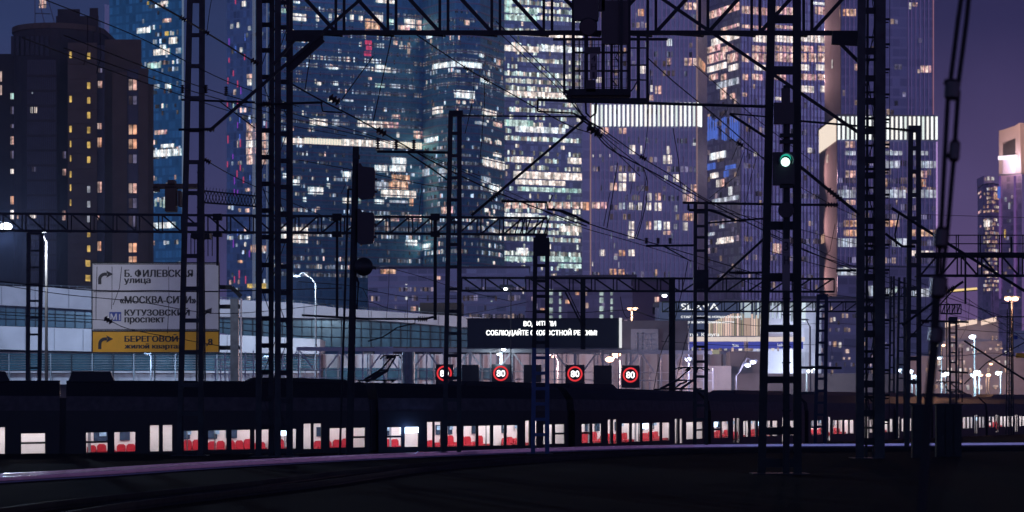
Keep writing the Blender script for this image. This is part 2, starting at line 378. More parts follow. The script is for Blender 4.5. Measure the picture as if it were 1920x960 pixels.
for ci, (x0, x1, wins, doors, fair, lab) in enumerate(CARS):
    xm = (x0+x1)/2; base = at_z(xm, GB+.25, 1.4)
    car = thing('train_car', lab, 'train car', base, 'cars of the lit passenger train')
    zb = GB+.45
    # near side with the openings left out
    mb = MB()
    ops = [(a, b, wt_py, wb_py) for a, b in wins]+[(a, b, dt_py, db_py) for a, b in doors]
    cuts = sorted(set([x0, x1]+[v for a, b, _, _ in ops for v in (a, b)]))
    for a, b in zip(cuts, cuts[1:]):
        o = [q for q in ops if q[0] <= a+1e-6 and q[1] >= b-1e-6]
        bot = lambda x: HY-(zb-ZC)*F/D(x)
        if o:
            strip_wall(mb, a, b, C770, o[0][2]); strip_wall(mb, a, b, o[0][3], bot)
        else: strip_wall(mb, a, b, C770, bot)
    # far side, ends
    strip_wall(mb, x0, x1, C770, lambda x: dt_py(x)-2, 2.9); 
    strip_wall(mb, x0, x1, lambda x: db_py(x), lambda x: HY-(zb-ZC)*F/D(x), 2.9)
    for x in (x0, x1):
        zz = [zb, side(x, 770).z]
        mb.quad(at_z(x, zz[0], 0), at_z(x, zz[0], 2.9), at_z(x, zz[1], 2.9), at_z(x, zz[1], 0))
    mb.build('body', M_TRAIN, car)
    rf = MB()
    strip_wall(rf, x0, x1, C770, st_py, .03, .10)
    for x in (x0, x1):
        rf.poly([side(x, 770, .03), side(x, st_py(x), .10), side(x, st_py(x), 2.8), side(x, 770, 2.87)])
    rf.build('roof_side_panel', M_STRIP, car)
    rt = MB()
    strip_wall(rt, x0, x1, st_py, lambda x: roof_py(x)+5, .10, .5); strip_wall(rt, x0, x1, lambda x: roof_py(x)+5, roof_py, .5, .7)
    strip_wall(rt, x0, x1, roof_py, roof_py, .7, 2.2); strip_wall(rt, x0, x1, roof_py, st_py, 2.2, 2.8)
    for x in (x0, x1):
        rt.poly([side(x, st_py(x), .10), side(x, roof_py(x)+5, .5), side(x, roof_py(x), .7), side(x, roof_py(x), 2.2), side(x, st_py(x), 2.8)])
    rt.build('roof', M_TRAIN, car)
    fb = MB(); fa, fz = fair; h = 17 if ci < 2 else (7.5 if ci < 4 else 5.5)
    sl = min(10, (fz-fa)*.08)
    for q0, q1, ha, hb in ((fa, fa+sl, 0, h), (fa+sl, fz-sl, h, h), (fz-sl, fz, h, 0)):
        n = max(1, int((q1-q0)/40))
        for i in range(n):
            a, b = q0+(q1-q0)*i/n, q0+(q1-q0)*(i+1)/n; hA = ha+(hb-ha)*i/n+.3; hB = ha+(hb-ha)*(i+1)/n+.3
            pA, pB = roof_py(a), roof_py(b)
            fb.hexa([side(a, pA+3, .62), side(b, pB+3, .62), side(b, pB+3, 2.28), side(a, pA+3, 2.28),
                     side(a, pA-hA, .72), side(b, pB-hB, .72), side(b, pB-hB, 2.2), side(a, pA-hA, 2.2)])
    fb.build('roof_fairing', M_TRAIN, car)
    if ci == 1:
        f2 = MB()
        for a, b, hA, hB in ((466, 480, .3, 7), (480, 560, 7, 7), (560, 655, 7, 5), (655, 668, 5, .3)):
            pA, pB = roof_py(a), roof_py(b)
            f2.hexa([side(a, pA+3, .62), side(b, pB+3, .62), side(b, pB+3, 2.28), side(a, pA+3, 2.28), side(a, pA-hA, .72), side(b, pB-hB, .72), side(b, pB-hB, 2.2), side(a, pA-hA, 2.2)])
        f2.build('roof_fairing', M_TRAIN, car)
    # inside
    ins = MB(); strip_wall(ins, x0+1, x1-1, lambda x: dt_py(x)-4, lambda x: (wt_py(x)*.62+wb_py(x)*.38), 2.72)
    inl = lambda x: (wt_py(x)*.62+wb_py(x)*.38)
    strip_wall(ins, x0+1, x1-1, inl, lambda x: wb_py(x)+14, 2.72)
    strip_wall(ins, x0+1, x1-1, lambda x: dt_py(x)-4, lambda x: dt_py(x)-4, .04, 2.72)
    for x in (x0+1, x1-1):
        ins.quad(side(x, dt_py(x)-4, .04), side(x, dt_py(x)-4, 2.72), side(x, wb_py(x)+14, 2.72), side(x, wb_py(x)+14, .04))
    ins.build('interior_wall', M_INT, car)
    fl = MB(); strip_wall(fl, x0+1, x1-1, lambda x: db_py(x)+8, lambda x: db_py(x)+8, .04, 2.72); fl.build('interior_floor', M_FLOOR, car)
    cl = MB()
    for o in (.75, 1.95): strip_wall(cl, x0+1.5, x1-1.5, lambda x: dt_py(x)-3.3, lambda x: dt_py(x)-3.3, o, o+.25)
    cl.build('ceiling_lamp', M_CEILS[(ci*2+1) % 3], car)
    for wi, (a, b) in enumerate(wins):
        fr = MB(); w = max(.25, (b-a)*.035)
        for q0, q1 in ((a, a+w), (b-w, b)): panel(fr, q0, q1, wt_py, wb_py, -.012, .05)
        t = lambda x: wt_py(x)+.8; s2 = lambda x: wb_py(x)-.8
        panel(fr, a+w, b-w, wt_py, t, -.012, .05); panel(fr, a+w, b-w, s2, wb_py, -.012, .05)
        big = (b-a) > 26 or wi % 9 in (8, 0)
        if (ci in (0,) or wi % 9 == 8 or wi == 0) and not (ci == 0 and wi): # opening vent: a transom bar
            panel(fr, a+w, b-w, lambda x: wt_py(x)*.56+wb_py(x)*.44-.5, lambda x: wt_py(x)*.5+wb_py(x)*.5+1.0, -.012, .05)
        fo = fr.build('window', M_TRAIN, car)
        pn = MB(); pn.quad(side(a+w, wt_py(a), .02), side(b-w, wt_py(b), .02), side(b-w, wb_py(b), .02), side(a+w, wb_py(a), .02)); pn.build('pane', M_PANE, fo)
        if ci == 0: continue
        r = random.Random(ci*50+wi); k = r.uniform(.30, .48)
        st = MB(); e = (b-a)*r.uniform(.0, .16); e2 = (b-a)*r.uniform(.0, .10); k2 = k*r.uniform(.6, .95)
        split = a+(b-a)*r.uniform(.4, .7)
        wpx = max(.45*S_(a)*max(.25, (side(a+2, 800).xy-side(a, 800).xy).length and 2/((side(a+2, 800).xy-side(a, 800).xy).length*S_(a))), 1.0)
        xx = a-(b-a)*.06+e
        while xx < b+(b-a)*.05-e2:
            q0, q1 = xx+wpx*.04, min(xx+wpx*.96, x1-1.5); kk = k*r.uniform(.86, 1.1) if r.random() > .12 else k*.35
            h_ = lambda x: wb_py(x)-wt_py(x); yt_ = lambda x: wb_py(x)-h_(x)*kk; rd = (q1-q0)*.22
            pr_ = [(q0, wb_py(q0)+8), (q1, wb_py(q1)+8), (q1, yt_(q1)+h_(q1)*.10), (q1-rd, yt_(q1)), (q0+rd, yt_(q0)), (q0, yt_(q0)+h_(q0)*.10)]
            fA_ = [side(x_, y_, 2.5) for x_, y_ in pr_]; fB_ = [side(x_, y_, 2.64) for x_, y_ in pr_]; st.poly(fA_); st.poly(fB_[::-1])
            for i_ in range(6): st.quad(fA_[i_], fA_[(i_+1) % 6], fB_[(i_+1) % 6], fB_[i_])
            panel(st, q0, q1, lambda x: wb_py(x)-2, lambda x: wb_py(x)+4, 2.02, .47); xx += wpx
        st.build('seat', M_SEAT, car)
        # the far window seen through this one
        if r.random() < .8:
            fw = MB(); xa = a+(b-a)*r.uniform(-.1, .35); xb = xa+(b-a)*r.uniform(.35, .65)
            panel(fw, xa, min(xb, x1-2), lambda x: wt_py(x)-1, lambda x: wt_py(x)*.55+wb_py(x)*.45, 2.66, .04); fw.build('far_window', M_PANE_D, car)
        if r.random() < .35:
            pt_ = MB(); xa = a+(b-a)*r.choice((.05, .8)); panel(pt_, xa, xa+(b-a)*.13, lambda x: wt_py(x)-3, lambda x: wb_py(x)+6, 1.9, .05); pt_.build('partition', M_PART, car)
        if r.random() < .4:
            pt_ = MB(); xa = a+(b-a)*r.uniform(0, .6); panel(pt_, xa, xa+(b-a)*.3, lambda x: wt_py(x)+1, lambda x: wt_py(x)+(wb_py(x)-wt_py(x))*.22, 2.6, .03); pt_.build('poster', M_AD1, car)
        if r.random() < .45:  # grab pole
            gp = MB(); xa = a+(b-a)*r.uniform(.2, .8); gp.tube([side(xa, dt_py(xa)-2, .9), side(xa, db_py(xa)+7, .9)], .025, 6); gp.build('grab_pole', M_STEEL_L, car)
        for sx in SCREENS:
            if abs(sx[0]-a) < .6:
                sc_ = MB(); panel(sc_, a+(b-a)*.05, a+(b-a)*.95 if b-a > 20 else a+(b-a)*.7, lambda x: wt_py(x)+2, lambda x: wt_py(x)+(wb_py(x)-wt_py(x))*.34, .55, .06); sc_.build('info_screen', M_SCREEN, car)
    for a, b in doors:
        w = (b-a)*.07; dr = MB()
        for q0, q1 in ((a, a+w), (b-w, b)): panel(dr, q0, q1, dt_py, db_py, -.01, .06)
        panel(dr, a+w, b-w, dt_py, lambda x: dt_py(x)+1.2, -.01, .06)
        panel(dr, a, b, db_py, lambda x: db_py(x)+(10 if x < 1600 else 6), -.012, .06)
        do = dr.build('door', M_TRAIN, car)
        pn = MB(); pn.quad(side(a+w, dt_py(a), .02), side(b-w, dt_py(b), .02), side(b-w, db_py(b), .02), side(a+w, db_py(a), .02)); pn.build('pane', M_PANE, do)
    if ci == 2:      # the bluish lamp glaring behind the second pane
        lm = MB(); panel(lm, 760, 783, lambda x: 801, lambda x: 811, -.10, .08); lm.build('side_lamp', emis('blue_side_lamp', (.55, .75, 1), 6.0), car)
        add_light(car, side(771, 806, -.6), 'POINT', 22, (.16, .32, 1), .1)
    # corridor connection and running gear
    if ci+1 < len(CARS):
        nx = CARS[ci+1][0]; gw = MB()
        for k in range(5):
            a = x1+(nx-x1)*(k+.1)/5; b = x1+(nx-x1)*(k+.9)/5
            p = []
            for yy in (lambda x: db_py(x)+6, lambda x: st_py(x)+3):
                p += [side(a, yy(a), .35), side(b, yy(b), .35), side(b, yy(b), 2.5), side(a, yy(a), 2.5)]
            gw.hexa(p)
        gw.build('gangway_bellows', M_BLACK, car)
    for k in (.16, .84):
        xb_ = x0+(x1-x0)*k; bg = MB()
        ln = 1.3*S_(xb_)*.6
        p = []
        for z in (GB+.3, GB+.75):
            p += [at_z(xb_-ln, z, .3), at_z(xb_+ln, z, .3), at_z(xb_+ln, z, 2.6), at_z(xb_-ln, z, 2.6)]
        bg.hexa(p)
        for s_ in (-.75, .75):
            for o in (.55, 2.15): bg.lathe(at_z(xb_+ln*s_, GB+.42, o), at_z(xb_+ln*s_, GB+.42, o+.13), [(0, .42), (1, .42)], 14)
        bg.build('bogie', M_BLACK, car)
    # pantographs
    for px_, flip, cx in ((705, 1, 2), (1300, 1, 3), (1838, -1, 7)):
        if cx == ci:
            d_ = D(px_); sc2 = S_(px_)/40
            def q(dx, dy, o): return side(px_+dx*sc2*flip, roof_py(px_)+dy*sc2, o)
            pg = MB()
            for o in (.85, 2.05):
                pg.tube([q(-8, -4, o), q(50, -5, o)], .035); pg.tube([q(6, -6, o), q(36, -24, 1.45+(o-1.45)*.8)], .07)
                pg.tube([q(36, -24, 1.45+(o-1.45)*.8), q(56, -50, 1.45+(o-1.45)*.4)], .045)
            pg.tube([q(6, -6, .8), q(6, -6, 2.1)], .05); pg.tube([q(36, -24, .9), q(36, -24, 2.0)], .05)
            pg.tube([q(-8, -4, .85), q(-8, -4, 2.05)], .04); pg.tube([q(50, -5, .85), q(50, -5, 2.05)], .04)
            pg.tube([q(0, -2, 1.2), q(20, -16, 1.3), q(34, -21, 1.3)], .05)
            for dx in (46, 57):
                pg.tube([q(dx-2, -44-dx*.06, .5), q(dx, -49-dx*.06, .8), q(dx, -50-dx*.06, 2.1), q(dx-2, -44-dx*.06, 2.4)], .04)
            pg.tube([q(46, -47, 1.2), q(58, -53, 1.2)], .05); pg.tube([q(46, -47, 1.7), q(58, -53, 1.7)], .05)
            for dx in (-6, 46):
                for o in (.95, 1.95): pg.insulator(q(dx, 0, o), q(dx, -4, o), .1, 2)
            pg.build('pantograph', M_BLACK, car)

# ---------------------------------------------------------------- towers and city
W = {
 'cw': win_mix('cool_white_windows', [(0, (.82, .92, 1)), (.5, (.95, .97, 1)), (.8, (1, .92, .90))], .55, 2.0, 1.0),
 'ww': win_mix('warm_white_windows', [(0, (1, .84, .76)), (.5, (1, .92, .88)), (.8, (1, .78, .70))], .5, 1.9, 1.0),
 'pk': win_mix('rosy_windows', [(0, (1, .56, .48)), (.4, (1, .72, .64)), (.75, (.98, .52, .56))], .35, 1.45, 1.0, .8),
 'or': win_mix('orange_windows', [(0, (1, .48, .30)), (.5, (1, .60, .42))], .4, 1.3, 1.0, .8),
 'ye': win_mix('yellow_stair_windows', [(0, (1, .66, .18)), (.6, (1, .78, .36))], .6, 1.2, 1.0, .6),
 'te': win_mix('teal_windows', [(0, (.58, .95, .88)), (.5, (.78, 1, .95))], .4, 1.3, 1.0),
 'pw': win_mix('pale_blue_windows', [(0, (.70, .82, 1)), (.5, (.82, .86, 1))], .3, 1.1, 1.2),
 'bl': emis('blue_led', (.14, .26, 1), .55, .6), 'pu': emis('violet_led', (.42, .08, .85), .55, .4), 'rd': emis('red_led', (1, .10, .25), .6, .5),
 'fin': emis('white_led_fin', (.93, 1, .97), 1.5), 'fin2': emis('white_led_fin_dim', (.90, 1, .95), 1.05), 'fin3': emis('white_led_fin_old', (1, .98, .92), 1.25), 'cr': emis('cream_led', (1, .88, .72), 1.1), 'wh': emis('white_strip', (.95, .95, 1), 1.1),
 'mixb': win_mix('sparse_office_windows', [(0, (.62, .74, 1)), (.45, (.85, .9, 1)), (.7, (1, .86, .78)), (.86, (1, .62, .58))], .04, 1.6, 3.0),
 'mixd': win_mix('faint_floor_glow', [(0, (.60, .70, 1)), (.5, (.80, .82, 1)), (.85, (1, .72, .68))], .02, .42, 2.2),
 'mixt': win_mix('office_floor_windows', [(0, (.72, .92, .92)), (.3, (.92, 1, .94)), (.6, (1, .93, .82)), (.88, (1, .76, .68))], .12, 1.7, 1.6),
 'mixw': win_mix('warm_floor_windows', [(0, (1, .60, .46)), (.35, (1, .76, .62)), (.7, (1, .88, .76)), (.9, (.9, .9, 1))], .10, 1.15, 1.2, .8),
 'mixp': win_mix('dim_violet_windows', [(0, (.55, .5, .85)), (.5, (.8, .6, .75)), (.8, (1, .7, .6))], .03, .55, 2.0),
}
class Tower:
    def __init__(s, name, label, cat, pts, ytop, mat_, back=45, group=None, zb=GB):
        s.pts = pts; s.g = [P(x, HY, d) for x, d in pts]
        xm = sum(p.x for p in s.g)/len(s.g); ym = min(p.y for p in s.g)
        s.o = thing(name, label, cat, (xm, ym, zb), group); s.zb = zb
        s.ztop = ZC+(HY-ytop)/F*min(d for _, d in pts) if not isinstance(ytop, list) else None
        fr = [Vector((p.x, p.y, 0)) for p in s.g]
        yb = max(p.y for p in fr)+back
        k0, k1 = yb/fr[0].y, yb/fr[-1].y
        bk = [Vector((fr[-1].x*(1 if fr[-1].x > 0 else k1), yb, 0)), Vector((fr[0].x*(k0 if fr[0].x > 0 else 1), yb, 0))]
        ring = fr+bk; s.ring = ring
        mb = MB(); u = 0; n = len(ring)
        for i in range(n):
            a, b = ring[i], ring[(i+1) % n]; L = (b-a).length
            z0, z1 = zb, s.ztop
            mb.quad((a.x, a.y, z0), (b.x, b.y, z0), (b.x, b.y, z1), (a.x, a.y, z1), [(u, z0), (u+L, z0), (u+L, z1), (u, z1)]); u += L
        mb.build('facade', mat_, s.o)
        rf = MB(); rf.poly([(p.x, p.y, s.ztop) for p in ring])
        for i in range(n):      # parapet lip
            a, b = ring[i], ring[(i+1) % n]
            rf.bar((a.x, a.y, s.ztop+.35), (b.x, b.y, s.ztop+.35), .7, .5)
        rf.build('roof', M_CONC_D, s.o)
    def hit(s, px):
        k = (px-960)/F
        for i in range(len(s.g)-1):
            a, b = s.g[i], s.g[i+1]
            if s.pts[i][0] <= px <= s.pts[i+1][0] or i == len(s.g)-2 or px < s.pts[0][0]:
                # X = k*Y ; a+(b-a)t
                den = (b.x-a.x)-k*(b.y-a.y)
                t = (k*a.y-a.x)/den
                p = a+(b-a)*t; u = (b-a).normalized(); nrm = Vector((u.y, -u.x, 0))
                return p, nrm, u
    def loc(s, px, py, out=.2):
        p, nrm, u = s.hit(px)
        return Vector((p.x, p.y, ZC+(HY-py)/F*p.y))+nrm*out
    def zof(s, px, py): return ZC+(HY-py)/F*s.hit(px)[0].y
    def win(s, x0, y0, x1, y1, key, n=None, name='lit_window', out=.22, gap=.14):
        p0, p1 = s.loc(x0, y0, out), s.loc(x1, y0, out); xm = (x0+x1)/2
        z1, z0 = s.zof(xm, y0), s.zof(xm, y1)
        n = n or max(1, round((x1-x0)/6.5)); mb = MB()
        for i in range(n):
            xa = x0+(x1-x0)*(i+gap/2)/n; xb = x0+(x1-x0)*(i+1-gap/2)/n
            a, b = s.loc(xa, y0, out), s.loc(xb, y0, out)
            mb.quad((a.x, a.y, z0), (b.x, b.y, z0), (b.x, b.y, z1), (a.x, a.y, z1))
        return mb.build(name, W[key] if isinstance(key, str) else key, s.o)
    def field(s, x0, x1, y0, y1, key, p, fh, bw, seed=0, hgt=.62, runp=.5, rowp=None, name='lit_window_field', out=.16, skip=None):
        """small lit panes floor by floor; fh, bw in photo pixels"""
        r = random.Random(seed); mb = MB(); y = y1
        while y-fh > y0:
            pr = p*(rowp(y, r) if rowp else r.choice((.2, .5, .8, 1, 1.6, 2.4)))
            x = x0; on = False
            while x < x1-bw:
                on = r.random() < (pr+(runp if on else 0)*min(1, pr*6))
                if on and not (skip and skip(x, y)):
                    h = hgt*fh*r.uniform(.75, 1.05); xm = (x0+x1)/2
                    dy = 0
                    a, b = s.loc(x+bw*.1, y, out), s.loc(x+bw*.9, y, out)
                    zb_, zt_ = s.zof(xm, y), s.zof(xm, y-h)
                    if isinstance(s, Tower): mb.quad((a.x, a.y, zb_), (b.x, b.y, zb_), (b.x, b.y, zt_), (a.x, a.y, zt_))
                x += bw
            y -= fh
        if mb.f:
            o = mb.build(name, W[key], s.o); o['kind'] = 'stuff'; return o
    def vline(s, px, y0, y1, wpx, material, name='edge_light_strip', out=.3, deep=.4):
        a = s.loc(px-wpx/2, y0, out); b = s.loc(px+wpx/2, y0, out)
        z1, z0 = s.zof(px, y0), s.zof(px, y1); n = s.hit(px)[1]*deep
        mb = MB(); mb.hexa([(a.x+n.x, a.y+n.y, z0), (b.x+n.x, b.y+n.y, z0), (b.x, b.y, z0), (a.x, a.y, z0), (a.x+n.x, a.y+n.y, z1), (b.x+n.x, b.y+n.y, z1), (b.x, b.y, z1), (a.x, a.y, z1)])
        return mb.build(name, material, s.o)
    def bands(s, x0, x1, ys, h, material, name='floor_band', out=.0, deep=.5, n=1):
        for y in ys:
            mb = MB(); xm = (x0+x1)/2; z1 = s.zof(xm, y); z0 = s.zof(xm, y+h)
            for i in range(n):
                xa, xb = x0+(x1-x0)*i/n, x0+(x1-x0)*(i+1)/n
                a, b = s.loc(xa, y, out), s.loc(xb, y, out); a2, b2 = s.loc(xa, y, out+deep), s.loc(xb, y, out+deep)
                mb.hexa([(a2.x, a2.y, z0), (b2.x, b2.y, z0), (b.x, b.y, z0), (a.x, a.y, z0), (a2.x, a2.y, z1), (b2.x, b2.y, z1), (b.x, b.y, z1), (a.x, a.y, z1)])
            mb.build(name, material, s.o)

FA_T2 = facade('teal_curtain_wall', (.10, .42, .46), (.08, .34, .38), 3.4, 1.6, .25, .12)
FA_T3 = facade('blue_curtain_wall', (.26, .50, .60), (.32, .56, .64), 3.4, 1.9, .2, .14, .7, .45)
FA_T4 = facade('slate_curtain_wall', (.27, .74, .84), (.40, .82, .90), 3.65, 1.5, .20, .10, .55, .5, var=.16)
FA_T5 = facade('grey_blue_curtain_wall', (.56, .66, .70), (.42, .5, .54), 3.55, 2.2, .26, .12)
FA_T6 = facade('dark_violet_curtain_wall', (.40, .46, .47), (.46, .52, .51), 4.1, 3.6, .22, .08, var=.14)
FA_T7 = facade('mauve_curtain_wall', (.86, .78, .84), (.66, .60, .68), 4.3, 2.0, .28, .12)
FA_T8 = facade('plum_curtain_wall', (.26, .28, .33), (.32, .33, .38), 4.2, 3.2, .24, .06, var=.16)
FA_LOW = facade('banded_office_wall', (.50, .56, .62), (.62, .62, .68), 5.6, 3.0, .36, .08, .55, .45)
FA_LOW2 = facade('dark_office_wall', (.46, .42, .48), (.52, .47, .53), 3.4, 4.0, .3, .12, .5, .5)
FA_FAR = facade('far_tower_wall', (.70, .50, .62), (.78, .56, .68), 4.0, 3.0, .3, .1, .6, .4)
M_STONE = mat('warm_stone_cladding', (.46, .38, .36), .8, 0, .12, .05)
M_FIN = mat('aluminium_fin', (.80, .70, .74), .4, .7, .08, .2)
M_BAND = mat('pale_spandrel', (.62, .66, .74), .45, .6, .2, .1)

# teal tower behind the brown block
t = Tower('glass_tower', 'teal glass tower rising just right of the brown apartment block', 'tower', [(205, 1120), (345, 1100)], -120, FA_T2)
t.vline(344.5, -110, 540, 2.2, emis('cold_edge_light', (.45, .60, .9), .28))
for q in ((257, 52, 282, 62, 'cw', 8), (309, 59, 317, 67, 'ye', 1), (317, 70, 333, 82, 'ww', 4), (288, 92, 319, 103, 'ww', 7), (300, 84, 312, 91, 'cw', 2), (277, 118, 302, 128, 'te', 4), (289, 158, 300, 166, 'pw', 2), (310, 157, 321, 166, 'cw', 3), (290, 244, 314, 252, 'pk', 4),
          (302, 270, 327, 277, 'cw', 5), (288, 280, 341, 293, 'cw', 14), (290, 374, 294, 387, 'te', 1), (300, 374, 304, 388, 'te', 1), (306, 374, 310, 390, 'te', 1), (288, 417, 330, 428, 'cw', 10), (287, 349, 295, 361, 'cw', 2), (302, 2, 316, 8, 'ww', 3), (276, 3, 280, 9, 'ye', 1), (305, 35, 322, 42, 'pk', 4), (330, 90, 340, 100, 'pw', 2), (309, 452, 318, 458, 'pw', 2)): t.win(*q)
t.field(255, 343, -20, 500, 'mixb', .10, 13.5, 4, 3)

# tapering tower behind the block
t = Tower('glass_tower', 'dim rounded tower top peeking over the brown apartment block', 'tower', [(150, 1330), (232, 1310), (264, 1325)], 78, FA_T6)
sh = MB(); pr = [(196, 80), (196, 8), (232, 14), (243, 26), (250, 42), (257, 60), (263, 79)]
fr_ = [P(x, y, 1318) for x, y in pr]; bk_ = [p+Vector((0, 30, 0)) for p in fr_]
sh.poly(fr_); sh.poly(bk_[::-1])
for i in range(len(pr)): sh.quad(fr_[i], fr_[(i+1) % len(pr)], bk_[(i+1) % len(pr)], bk_[i])
sh.build('curved_top', FA_T6, t.o)
mm = MB()
for x in (230.5, 233, 240.5): mm.tube([P(x, 16, 1316), P(x+.5, -60, 1316)], .35, 5)
mm.build('roof_mast', M_STEEL_L, t.o)
for q in ((215, 18, 223, 26, 'pk', 2), (210, 55, 218, 68, 'pw', 2), (232, 58, 246, 69, 'pk', 3)): 
    mb = MB(); a, b = P(q[0], q[1], 1305), P(q[2], q[3], 1305); mb.quad((a.x, a.y, b.z), (b.x, a.y, b.z), (b.x, a.y, a.z), (a.x, a.y, a.z)); mb.build('lit_window', W[q[4]], t.o)

# blue tower with coloured LED streaks
t = Tower('glass_tower', 'narrow blue tower sprinkled with red, blue and violet light streaks', 'tower', [(425, 1260), (503, 1245)], -120, FA_T3)
cold2 = emis('dim_edge_light', (.5, .6, .9), .22)
for x in (476, 479, 502): t.vline(x, -110, 560, .9, cold2)
r = random.Random(5)
for x, y, k in ((442, 0, 'rd'), (430, 76, 'pu'), (442, 90, 'bl'), (460, 70, 'bl'), (459, 105, 'rd'), (430, 112, 'rd'), (438, 137, 'rd'), (428, 150, 'rd'), (446, 158, 'rd'), (452, 168, 'pu'), (474, 182, 'te'), (427, 195, 'rd'), (438, 197, 'te'), (446, 195, 'rd'), (450, 225, 'bl'), (446, 232, 'pu'), (428, 260, 'rd'), (450, 256, 'bl'), (451, 267, 'rd'), (446, 268, 'pk'), (437, 292, 'pu'), (427, 308, 'rd'), (451, 315, 'rd'), (445, 325, 'rd'), (440, 338, 'pu'), (457, 337, 'rd'), (469, 332, 'bl'), (440, 360, 'pu'), (446, 360, 'pu'), (475, 357, 'pu'), (446, 434, 'bl'), (438, 456, 'pu'), (468, 475, 'pu'), (440, 525, 'rd'), (449, 513, 'rd'), (461, 524, 'rd'), (500, 231, 'rd'), (470, 230, 'bl')):
    t.win(x-.7, y-5+r.uniform(-2, 2), x+.7, y+7+r.uniform(-2, 2), k, 1, 'led_streak', gap=0)
for q in ((454, 2, 461, 12, 'ww', 2), (432, 45, 438, 54, 'pw', 1), (444, 42, 449, 52, 'ww', 1), (465, 49, 471, 57, 'pw', 1), (450, 89, 455, 98, 'ww', 1), (463, 139, 473, 147, 'pk', 2), (464, 149, 472, 160, 'ww', 2), (438, 168, 443, 178, 'pk', 1), (463, 232, 480, 246, 'pk', 4), (462, 248, 480, 262, 'pk', 5), (462, 264, 480, 276, 'ww', 4), (462, 277, 480, 289, 'pk', 5), (463, 291, 479, 308, 'pk', 4), (491, 248, 503, 262, 'pk', 3), (491, 265, 503, 278, 'pk', 3), (491, 281, 503, 291, 'pk', 3), (491, 299, 503, 308, 'pk', 3), (460, 353, 469, 359, 'pk', 2), (470, 459, 480, 473, 'or', 2), (491, 460, 500, 472, 'pk', 2), (428, 386, 433, 392, 'ww', 1), (447, 391, 452, 397, 'pk', 1), (460, 391, 468, 398, 'pk', 2), (446, 488, 455, 493, 'or', 2), (464, 532, 480, 540, 'ye', 4), (490, 531, 502, 541, 'ye', 4), (463, 556, 470, 562, 'ww', 2)): t.win(*q)
t.field(426, 502, 0, 560, 'mixb', .06, 14, 4, 11)

# the broad slate tower: flat left face, rounded right face
T4P = [(500, 1385), (792, 1425), (822, 1408), (855, 1400), (900, 1408), (946, 1440)]
t = Tower('glass_tower', 'broad slate-blue tower with floor bands and a rounded right side', 'tower', T4P, -120, FA_T4)
ys = [y for y in range(-4, 520, 15)]
def band_run(t, y, xs, mat_, deep):
    mb = MB()
    z1 = t.zof(xs[0], y); z0 = z1-.55
    for xa, xb in zip(xs, xs[1:]):
        a, b, a2, b2 = t.loc(xa, y, 0), t.loc(xb, y, 0), t.loc(xa, y, deep), t.loc(xb, y, deep)
        mb.hexa([(a2.x, a2.y, z0), (b2.x, b2.y, z0), (b.x, b.y, z0), (a.x, a.y, z0), (a2.x, a2.y, z1), (b2.x, b2.y, z1), (b.x, b.y, z1), (a.x, a.y, z1)])
    mb.build('floor_band', mat_, t.o)
for y in ys: band_run(t, y, [501, 640, 791.5], M_BAND, .5); band_run(t, y+5, [792.5, 821.9, 822.1, 854.9, 855.1, 899.9, 900.1, 945], M_BAND, .5)
